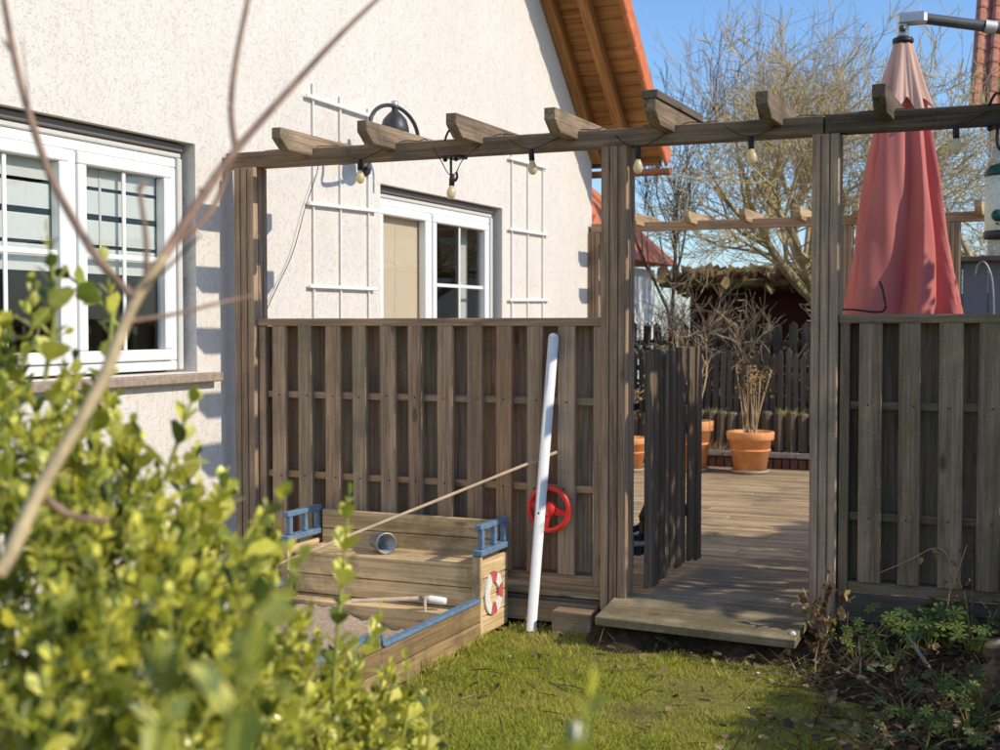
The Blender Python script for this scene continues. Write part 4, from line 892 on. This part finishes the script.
# ------------------------------------------------------------------ lawn grass
def grass():
    rg = np.random.default_rng(2); n = 420000; x = rg.uniform(-2.2, 2.4, n); y = rg.uniform(-2.6, .0, n)
    edge = 1.02 + .10 * np.sin(y * 5) + .06 * np.sin(y * 13) + np.clip(-y - .5, 0, 2) * .28
    patch = np.sin(x * 3.1 + 1.3 * np.sin(y * 2.3)) * np.cos(y * 3.7 + x) + .7 * np.sin(x * 9 + y * 5) * np.sin(y * 8 - 2 * x)
    inbox = (x > -1.64) & (x < -.50) & (y < -.05); strip = (y > -.34 - .05 * np.sin(x * 9)) & (x > .05) & (x < .98)
    keep = (x < edge + rg.normal(0, .10, n)) & ~inbox & (rg.uniform(0, 1, n) < .66 + .40 * patch) & ~(strip & (rg.uniform(0, 1, n) < .93)) & (y < -.055)
    # keep only what the camera may see (wedge of the view plus a margin)
    dx, dy = x - CAM[0], y - CAM[1]; depth = -dx * math.sin(YAW) + dy * math.cos(YAW); lat = dx * math.cos(YAW) + dy * math.sin(YAW)
    keep &= (np.abs(lat) < depth * .5) & (depth > 3.4)
    x, y, patch = x[keep], y[keep], patch[keep]; n = len(x)
    clump = np.clip(np.sin(x * 17 + 3 * np.sin(y * 7)) * np.sin(y * 19 + 2 * np.sin(x * 9)) - .45, 0, 1) * 2.2; tall = (y > -.16) | (x < -.44) & (x > -.52) | (np.abs(x + .3) < .1) & (y > -.3); L = rg.uniform(.012, .033, n) * (1 + .3 * patch + .6 * clump) * np.where(tall, rg.uniform(1, 2.2, n), 1)
    D = np.stack([rg.normal(0, .75, n), rg.normal(0, .75, n), np.ones(n)], -1); pos = np.stack([x, y, np.full(n, -.012)], -1)
    B = [(-.05, 0, 0), (.05, 0, 0), (.04, .6, .06), (-.04, .6, .06), (0, 1.05, .25)]
    rnd = np.clip(rg.normal(.45, .2, n) - .12 * patch + (rg.uniform(0, 1, n) < .10) * .5 + .35 * np.clip(np.sin(x * 4.3 + y * 2) * np.sin(y * 6.1 - x * 1.7) - .35, 0, 1), 0, 1)
    tag(scatter('lawn_grass', B, [(0, 1, 2), (0, 2, 3), (3, 2, 4)], frames(D, rg.standard_normal((n, 3)), L), pos, M['grassblade'], None, rnd), 'short sunlit yellow-green lawn in front of the fence', 'grass', kind='stuff')
    # leaf litter and dry stalks on the bed and at the foot of the step
    n = 8200; x = rg.uniform(-.5, 2.6, n); y = rg.uniform(-2.2, -.06, n); edge = 1.02 + .10 * np.sin(y * 5) + np.clip(-y - .5, 0, 2) * .28
    k = (x > edge + rg.normal(-.05, .10, n)) | (y > -.42) & (x > 0) & (rg.uniform(0, 1, n) < .7) | (rg.uniform(0, 1, n) < .06); x, y = x[k], y[k]; n = len(x)
    z = np.array([bed_z(a, b) for a, b in zip(x, y)]) + rg.uniform(.002, .03, n)
    D = np.stack([rg.normal(0, 1, n), rg.normal(0, 1, n), rg.normal(.1, .35, n)], -1)
    fr = frames(D, np.stack([rg.normal(0, .5, n), rg.normal(0, .5, n), np.ones(n)], -1), rg.uniform(.02, .055, n)); thin = rg.uniform(0, 1, n) < .5; fr[thin, :, 0] *= .10; fr[thin, :, 1] *= 2.8
    tag(scatter('leaf_litter', LEAF_V, LEAF_T, fr, np.stack([x, y, z], -1), M['litter'], None, rg.uniform(0, 1, n)), 'brown dead leaves and stalks strewn over the bed', 'leaf litter', kind='stuff')
grass()

# ------------------------------------------------------------------ flower bed plants
def cranes_mesh():
    vs = [(0, 0, 0)]; fs = []; nl = 7
    for k in range(nl):
        a = math.radians(-150 + 300 * k / (nl - 1)); b0, b1 = a - math.radians(21), a + math.radians(21); L = 1 - .18 * abs(k - 3) / 3; base = len(vs)
        P = lambda r, t, z: (r * math.sin(t), r * math.cos(t), z)
        vs += [P(.45 * L, b0 + .08, .06), P(.85 * L, b0 + .12, .03), P(.80 * L, a - .06, .05), P(1.0 * L, a, -.02), P(.80 * L, a + .06, .05), P(.85 * L, b1 - .12, .03), P(.45 * L, b1 - .08, .06), P(.5 * L, a, .0)]
        b = base; fs += [(0, b, b + 7), (0, b + 7, b + 6), (b, b + 1, b + 7), (b + 7, b + 5, b + 6), (b + 1, b + 2, b + 7), (b + 2, b + 3, b + 4), (b + 2, b + 4, b + 7), (b + 4, b + 5, b + 7)]
    return vs, fs
CV, CF = cranes_mesh(); me = bpy.data.meshes.new('cranesbill_leaf'); me.from_pydata(CV, [], CF); me.materials.append(M['cranes']); me.polygons.foreach_set('use_smooth', [True] * len(me.polygons)); CRM = me
def leaf_matrix(D, Nn, s): 
    f = frames(np.array([D], float), np.array([Nn], float), np.array([s]))[0]; return Matrix([list(map(float, q)) for q in f]).to_4x4()
def put_leaf(name, meh, pos, D, Nn, s, parent):
    o = bpy.data.objects.new(name, meh); COL.objects.link(o); m = leaf_matrix(D, Nn, s); m.translation = V3(pos); o.matrix_basis = m; return attach(o, parent)
BEDP = [(870, 652, 10, .085, 'leafy green plant at the foot of the right post'), (893, 668, 8, .07, 'low green plant left of the pink stick'), (915, 640, 12, .09, 'broad green lobed plant behind the pink stick under the fence'), (950, 628, 12, .09, 'green lobed plant close under the right fence boards'), (968, 650, 10, .08, 'green lobed plant behind the log'), (940, 690, 9, .065, 'small green plant in front of the pink stick'), (985, 705, 12, .085, 'green lobed plant in front of the log at the right edge'), (905, 715, 9, .055, 'low pale green plant in the middle of the bed'), (955, 735, 11, .06, 'green plant at the bottom edge of the picture, right of centre bed'), (880, 740, 7, .045, 'tiny green seedling patch at the bottom of the bed'), (998, 748, 10, .08, 'green plant in the lower right corner'), (840, 620, 7, .06, 'dark ivy-like plant under the dead brown shrub'), (740, 652, 4, .03, 'small weed growing under the step board'), (556, 616, 5, .04, 'small weed on the ground between white pole and post'), (862, 700, 6, .04, 'low weed at the edge of lawn and bed'), (930, 655, 12, .10, 'large-leaved green plant just right of the pink stick top'), (978, 632, 11, .10, 'large-leaved green plant under the dry vine'), (925, 742, 10, .065, 'green plant at the bottom edge left of the log'), (970, 722, 10, .075, 'green plant between the log and the bottom edge'), (856, 662, 8, .06, 'small green plant between dead shrub and lawn')]
for i, (px, py, n, s, lab) in enumerate(BEDP):
    rg = np.random.default_rng(100 + i); p = on(2, .08, px, py); 
    if p[1] > -.07: p = on(1, -.09 - .05 * (i % 3), px, py)
    p[2] = bed_z(p[0], p[1]); t = thing('cranesbill', p, lab, 'plant', 'green plants in the bed')
    for k in range(n):
        a = rg.uniform(0, 6.28); rr = rg.uniform(.2, 1) * s * 2.0; top = p + np.array((rr * math.cos(a), min(rr * math.sin(a), -.04 - p[1]), rg.uniform(.05, .15) * (s / .07)))
        D = np.array((math.cos(a), math.sin(a), -.25)) + rg.normal(0, .35, 3); put_leaf('leaf', CRM, top, D, np.array((.2, -.35, 1)) + rg.normal(0, .3, 3), s * rg.uniform(.38, .68), t)
        if k % 2 == 0: pipe('stalk', [p, (p + top) / 2 + (0, 0, .02), top], .0022, M['green_stem'], t, 4, 3)
me = bpy.data.meshes.new('dead_leaf'); me.from_pydata([(0, 0, 0), (.3, .3, .16), (0, .32, -.06), (-.3, .28, .20), (.24, .68, -.10), (0, .66, .04), (-.25, .70, .15), (.05, 1, -.22)], [], LEAF_T); me.materials.append(M['dead']); DLM = me
LEAFY = bpy.data.meshes.new('yellow_leaf'); LEAFY.from_pydata([(x * 1.5, y, z) for x, y, z in LEAF_V], [], LEAF_T); LEAFY.materials.append(plain('pale_yellow_leaf', (.66, .62, .24), .6))
def vine(label, base, tips, nl, s, seed, name='dead_shrub'):
    rg = np.random.default_rng(seed); t = thing(name, base, label, 'plant', 'dead brown plants along the fence'); base = np.array(base)
    for tp in tips:
        tp = np.array(tp); m_ = (base + tp) / 2 + rg.normal(0, .05, 3) * (1, .3, 1); pts = smooth_path([base + rg.normal(0, .02, 3) * (1, .3, 0), m_, tp], 6); pipe('stem', [base, m_, tp], .0045, M['dry_stem'] if rg.random() < .5 else M['twig_dark'], t, 5, 4, .002)
        for k in range(nl):
            q = pts[rg.integers(3, len(pts))] + rg.normal(0, .022, 3); q[1] = min(q[1], -.07); put_leaf('leaf', DLM, q, rg.standard_normal(3) - (0, 0, .7), rg.standard_normal(3), s * rg.uniform(.5, 1.2), t)
b0 = np.array((1.06, -.20, .10)); vine('dead brown shrub with curled leaves at the foot of the right post', b0, [on(1, -.18, *q) for q in ((803, 588), (815, 605), (828, 575), (838, 590), (848, 612), (855, 596), (826, 640), (845, 640), (812, 625))], 8, .055, 7)
b0 = np.array((1.66, -.12, .13)); vine('dry vine with withered leaves climbing the right fence', b0, [on(1, -.06, *q) for q in ((967, 545), (972, 570), (964, 592), (955, 605), (980, 600), (950, 575))], 5, .035, 8, 'dry_vine')
t = thing('dry_tendril', on(1, -.05, 962, 588), 'single dry tendril with curled leaves across the fence boards', 'plant'); tp = [on(1, -.055, *q) for q in ((962, 588), (948, 556), (934, 548), (910, 560), (879, 573))]; pipe('stem', tp, .0035, M['dry_stem'], t, 5, 4, .002)
for k, q in enumerate(((932, 549), (936, 553), (922, 557), (950, 560))): put_leaf('leaf', DLM, on(1, -.065, *q), (R.uniform(-1, 1), -.2, -.6), (R.uniform(-1, 1), -1, .3), .035, t)
for i_, (px, py, lab) in enumerate(((852, 668, 'tuft of dry straw at the lawn edge before the dead shrub'), (815, 662, 'tuft of straw beside the step board end'), (905, 690, 'dry stalks in the middle of the bed'), (960, 700, 'dry stalks beside the log'), (890, 735, 'dry straw at the bottom of the bed'), (935, 720, 'dry brown stalks between low green plants'), (875, 640, 'dry stalks at the foot of the right fence'))):
    p_ = on(2, .07, px, py); p_[1] = min(p_[1], -.12); p_[2] = bed_z(p_[0], p_[1]) - .01; tuft('dry_tuft', lab, p_, 46, .17, M['litter'], 1.3, 'straw tuft')
t = thing('primrose', on(2, .06, 878, 676), 'tiny plant with three pale yellow leaves at the lawn edge', 'plant')
for k in range(3): put_leaf('leaf', LEAFY, t.location + Vector((.02 * math.cos(k * 2.1), .02 * math.sin(k * 2.1), .03)), (math.cos(k * 2.1), math.sin(k * 2.1), .2), (.2, -.5, 1), .045, t)
tag(pipe('stick', [on(1, -.30, 908, 636), on(1, -.50, 943, 689)], .0085, M['stick'], None, 8), 'straight pinkish stick poking out of the flower bed', 'stick')
def log():
    c = on(2, .05, 985, 700); t = thing('log', c, 'rotting brown log standing in the bed at the right edge', 'log'); rg = np.random.default_rng(5)
    vs = []; n = 16; prof = [(.085, -.05), (.082, .05), (.075, .11), (.06, .14)]
    for r_, z in prof:
        for k in range(n): a = 6.283 * k / n; q = r_ * (1 + rg.normal(0, .07)); vs.append((q * math.cos(a), q * math.sin(a), z + rg.normal(0, .008) + (.02 * math.cos(a) if z > .08 else 0)))
    fs = [(i * n + k, i * n + (k + 1) % n, (i + 1) * n + (k + 1) % n, (i + 1) * n + k) for i in range(3) for k in range(n)] + [tuple(3 * n + k for k in range(n))]
    mesh('bark', vs, fs, M['log'], t, c, (-.25, .35, 0)); lathe('broken_core', [(.05, .10), (.035, .16), (.02, .15), (.001, .17)], M['log'], t, c, (-.25, .35, 0), 9, False)
    c2 = on(2, .16, 1002, 660); t2 = thing('log', c2, 'short log end with pale top behind the larger log', 'log'); lathe('bark', [(.001, -.06), (.055, -.06), (.058, .05), (.05, .075), (.001, .078)], M['log'], t2, c2, (.3, -.3, 0), 14, False); lathe('cut_face', [(.045, .0785), (.001, .081)], M['dry_stem'], t2, c2, (.3, -.3, 0), 14)
log()
me = bpy.data.meshes.new('petal'); me.from_pydata([(-.4, 0, .0), (0, -.3, .1), (.5, 0, .05), (.1, .35, .12)], [], [(0, 1, 2), (0, 2, 3)]); me.materials.append(M['petal'])
for i, (px, py, lab) in enumerate(((758, 673, 'white petal on the lawn right of the middle'), (749, 708, 'white petal on the lawn nearest the bottom centre'), (806, 681, 'white petal where lawn meets the bed'), (608, 735, 'white petal low on the lawn left of centre'), (510, 656, 'white petal on the lawn beside the sandbox'), (777, 599, 'white scrap lying on the deck behind the step'))):
    p = on(2, .03 if i < 5 else DECK + .004, px, py); o = bpy.data.objects.new('fallen_petal', me); COL.objects.link(o); o.location = V3(p); o.scale = (.02,) * 3; o.rotation_euler = (.3, .2, i * 1.3); tag(o, lab, 'petal')

# ------------------------------------------------------------------ evergreen shrub and bare sapling in the foreground
LM = bpy.data.meshes.new('shrub_leaf'); LM.from_pydata(LEAF_V, [], LEAF_T); LM.materials.append(M['shrub_obj']); LM.polygons.foreach_set('use_smooth', [True] * len(LM.polygons))
def shoot_leaves(pts, rg, L, pitch, start=.2):
    """decussate leaf pairs along a stem; returns lists of pos, dir, normal, size"""
    seg = np.linalg.norm(np.diff(pts, axis=0), axis=1); cum = np.concatenate([[0], np.cumsum(seg)]); tot = cum[-1]; s = tot * start; k = 0; a0 = rg.uniform(0, 3.14); out = []
    while s <= tot:
        i = min(np.searchsorted(cum, s, 'right') - 1, len(seg) - 1); T = unit(pts[i + 1] - pts[i]); q = pts[i] + T * (s - cum[i]); ref = unit(np.cross(T, (.3, .9, .2))); ref2 = np.cross(T, ref); a = a0 + (k % 2) * 1.571 + rg.normal(0, .25)
        f_ = s / tot; size = L * (1 - .55 * max(0, f_ - .55) / .45) * rg.uniform(.55, 1.25)
        for sg in (1, -1):
            side = sg * (ref * math.cos(a) + ref2 * math.sin(a)); D = unit(side * (1.0 - .45 * f_) + T * (.55 + .7 * f_) + rg.normal(0, .15, 3)); out.append((q, D, unit(T - side * .4 + rg.normal(0, .15, 3)), size))
        s += pitch * (1 - .35 * f_); k += 1
    T = unit(pts[-1] - pts[-2]); out.append((pts[-1], T, unit(np.cross(T, rg.standard_normal(3))), L * .5)); return out
def shrub(label, base, clumps, nsh, L, solo, seed, name='evergreen_shrub'):
    rg = np.random.default_rng(seed); t = thing(name, base, label, 'shrub'); base = np.array(base, float); leaves = []; stems = []
    wts = np.array([c[2] for c in clumps], float); wts /= wts.sum(); lim = []
    for c, rad, _ in clumps:                                            # woody framework
        c = np.array(c); m_ = (base + c) / 2 + rg.normal(0, .05, 3); stems.append((smooth_path([base + rg.normal(0, .03, 3) * (1, 1, 0), m_, c], 5), np.linspace(.012, .006, 11)))
    for k in range(nsh):
        c, rad, _ = clumps[rg.choice(len(clumps), p=wts)]; c = np.array(c); rad = np.array(rad)
        D = unit(rg.standard_normal(3) + (0, 0, .35)); tip = c + D * rad * rg.uniform(.75, 1.06); start = c + D * rad * .15; m_ = (start + tip) / 2 + rg.normal(0, .02, 3) - (0, 0, .02)
        tip = tip + (0, 0, .03); pts = smooth_path([start, m_, tip], 4); stems.append((pts, np.linspace(.0035, .0015, len(pts)))); leaves += shoot_leaves(pts, rg, L, L * .66, .38)
    for pts in solo:
        pts = smooth_path(pts, 5); stems.append((pts, np.linspace(.0045, .0022, len(pts))))
        for (q, D, Nn, s) in shoot_leaves(pts, rg, L * 1.4, L * 1.05, .12): put_leaf('leaf', LM, q, D, Nn, s, t)
    tag(tubes('stem', stems, M['green_stem'], t, 5), kind='stuff')
    P = np.array([l[0] for l in leaves]); fr = frames(np.array([l[1] for l in leaves]), np.array([l[2] for l in leaves]), np.array([l[3] for l in leaves]))
    hgt = (P[:, 2] - P[:, 2].min()) / np.ptp(P[:, 2]); rnd = np.clip(rg.normal(.50, .30, len(P)), 0, 1)
    tag(scatter('foliage', LEAF_V, LEAF_T, fr, P, M['shrub'], t, rnd), kind='stuff')
cl = []
for px, py, d, r_, w_ in ((5, 345, 2.15, .11, 1.2), (50, 450, 2.1, .13, 3), (0, 480, 2.0, .15, 3), (110, 500, 2.05, .12, 3), (60, 560, 1.9, .19, 5), (150, 600, 1.95, .17, 5), (228, 590, 2.1, .12, 3), (190, 520, 2.15, .09, 1.6), (20, 660, 1.75, .20, 5), (120, 680, 1.75, .20, 5), (210, 680, 1.85, .17, 4), (60, 780, 1.6, .2, 4), (180, 780, 1.65, .2, 4)):
    cl.append((at(px, py, d), (r_, r_, r_), w_))
bb = at(90, 700, 2.0); bb[2] = 0
solo = [[at(*q) for q in L_] for L_ in (
    [(45, 380, 2.0), (55, 310, 2.0), (48, 235, 2.0)], [(100, 400, 2.1), (112, 320, 2.12), (105, 262, 2.12)], [(165, 480, 2.0), (180, 435, 2.0), (192, 400, 2.0)],
    [(240, 560, 1.9), (262, 520, 1.88), (280, 495, 1.85)], [(205, 560, 2.0), (215, 520, 2.0), (222, 488, 2.0)], [(120, 330, 2.3), (98, 300, 2.3), (60, 270, 2.3)],
    [(225, 790, .95), (238, 690, .93), (256, 610, .92)], [(150, 790, 1.1), (165, 720, 1.08), (160, 660, 1.06)], [(270, 640, 1.6), (283, 590, 1.6), (300, 560, 1.58)])]
shrub('large yellow-green evergreen shrub filling the left foreground', bb, cl, 390, .040, solo, 51)
cl = []
for px, py, d, r_, w_ in ((300, 690, 2.5, .12, 3), (360, 720, 2.6, .11, 3), (260, 720, 2.3, .14, 3), (330, 780, 2.4, .15, 3), (405, 745, 2.7, .07, 1.5)): cl.append((at(px, py, d), (r_, r_, r_), w_))
bb = at(320, 700, 2.5); bb[2] = 0
solo = [[at(*q) for q in L_] for L_ in ([(333, 690, 2.35), (340, 600, 2.35), (349, 496, 2.35)], [(400, 750, 2.6), (408, 705, 2.6), (406, 660, 2.6)], [(425, 760, 2.5), (430, 720, 2.5), (427, 690, 2.5)], [(350, 680, 2.5), (372, 640, 2.5), (380, 610, 2.5)], [(275, 660, 2.3), (262, 630, 2.3), (258, 600, 2.3)])]
shrub('low evergreen shrub with one tall upright shoot before the sandbox', bb, cl, 150, .038, solo, 52)
bb = at(575, 900, 1.3); bb[2] = 0
shrub('single blurred leafy shoot at the bottom centre', bb, [(at(572, 850, 1.2), (.06, .06, .06), 1)], 10, .045, [[at(565, 820, 1.2), at(578, 750, 1.2), at(588, 700, 1.2)]], 53)

def sapling():
    d = 1.75; b = at(-60, 640, 1.5); g = at(-150, 900, 1.5); g[2] = 0; t = thing('bare_sapling', g, 'bare brown branching sapling in the left foreground', 'sapling')
    main = [g, b] + [at(px, py, dd) for px, py, dd in ((0, 572, 1.55), (40, 490, 1.6), (100, 385, 1.66), (133, 305, 1.7), (165, 255, 1.72), (200, 200, 1.75), (236, 150, 1.78), (300, 78, 1.82), (345, 30, 1.84), (385, -8, 1.86))]
    pipe('trunk', main[:7], .0115, M['olive_stem'], t, 10, 5, .0072); pipe('leader', main[6:], .0072, M['bare_stem'], t, 10, 5, .0030)
    for pts, r0, r1 in (([(136, 300, 1.7), (105, 268, 1.72), (78, 228, 1.74), (50, 175, 1.76), (28, 110, 1.78), (14, 55, 1.8), (2, -10, 1.82)], .0065, .0042), ([(236, 152, 1.78), (231, 110, 1.80), (236, 60, 1.82), (249, -5, 1.84)], .0048, .0036), ([(176, 242, 1.73), (198, 226, 1.74), (214, 206, 1.76), (224, 182, 1.78), (231, 160, 1.78)], .0045, .0032), ([(146, 278, 1.71), (146, 240, 1.70), (139, 186, 1.69)], .0038, .003), ([(126, 322, 1.69), (175, 314, 1.72), (215, 304, 1.75), (256, 295, 1.78)], .003, .002), ([(140, 290, 1.7), (165, 270, 1.69), (200, 235, 1.66)], .0028, .0018), ([(14, 55, 1.8), (3, 40, 1.8)], .003, .002), ([(30, 112, 1.78), (22, 40, 1.76)], .001, .0008), ([(38, 492, 1.6), (70, 515, 1.62), (110, 520, 1.63)], .006, .003)):
        br = pipe('branch', [at(*q) for q in pts], r0, M['bare_stem'], t, 8, 5, r1)
    rg = np.random.default_rng(6)
    for px, py, dd in ((236, 151, 1.78), (205, 194, 1.755), (289, 90, 1.815), (262, 121, 1.80), (236, 60, 1.82), (231, 112, 1.8), (50, 175, 1.76), (30, 122, 1.78), (139, 188, 1.69), (133, 303, 1.7)):
        p = at(px, py, dd); D = unit(np.array((rg.normal(0, .5), rg.normal(0, .5), 1))); lathe('bud', [(.001, -.004), (.0042, .001), (.0036, .007), (.001, .014)], M['bare_stem'], t, p, V3(D).to_track_quat('Z', 'Y').to_euler(), 8)
sapling()
print('objects', len(bpy.data.objects), 'tris', sum(len(m.polygons) for m in bpy.data.meshes))
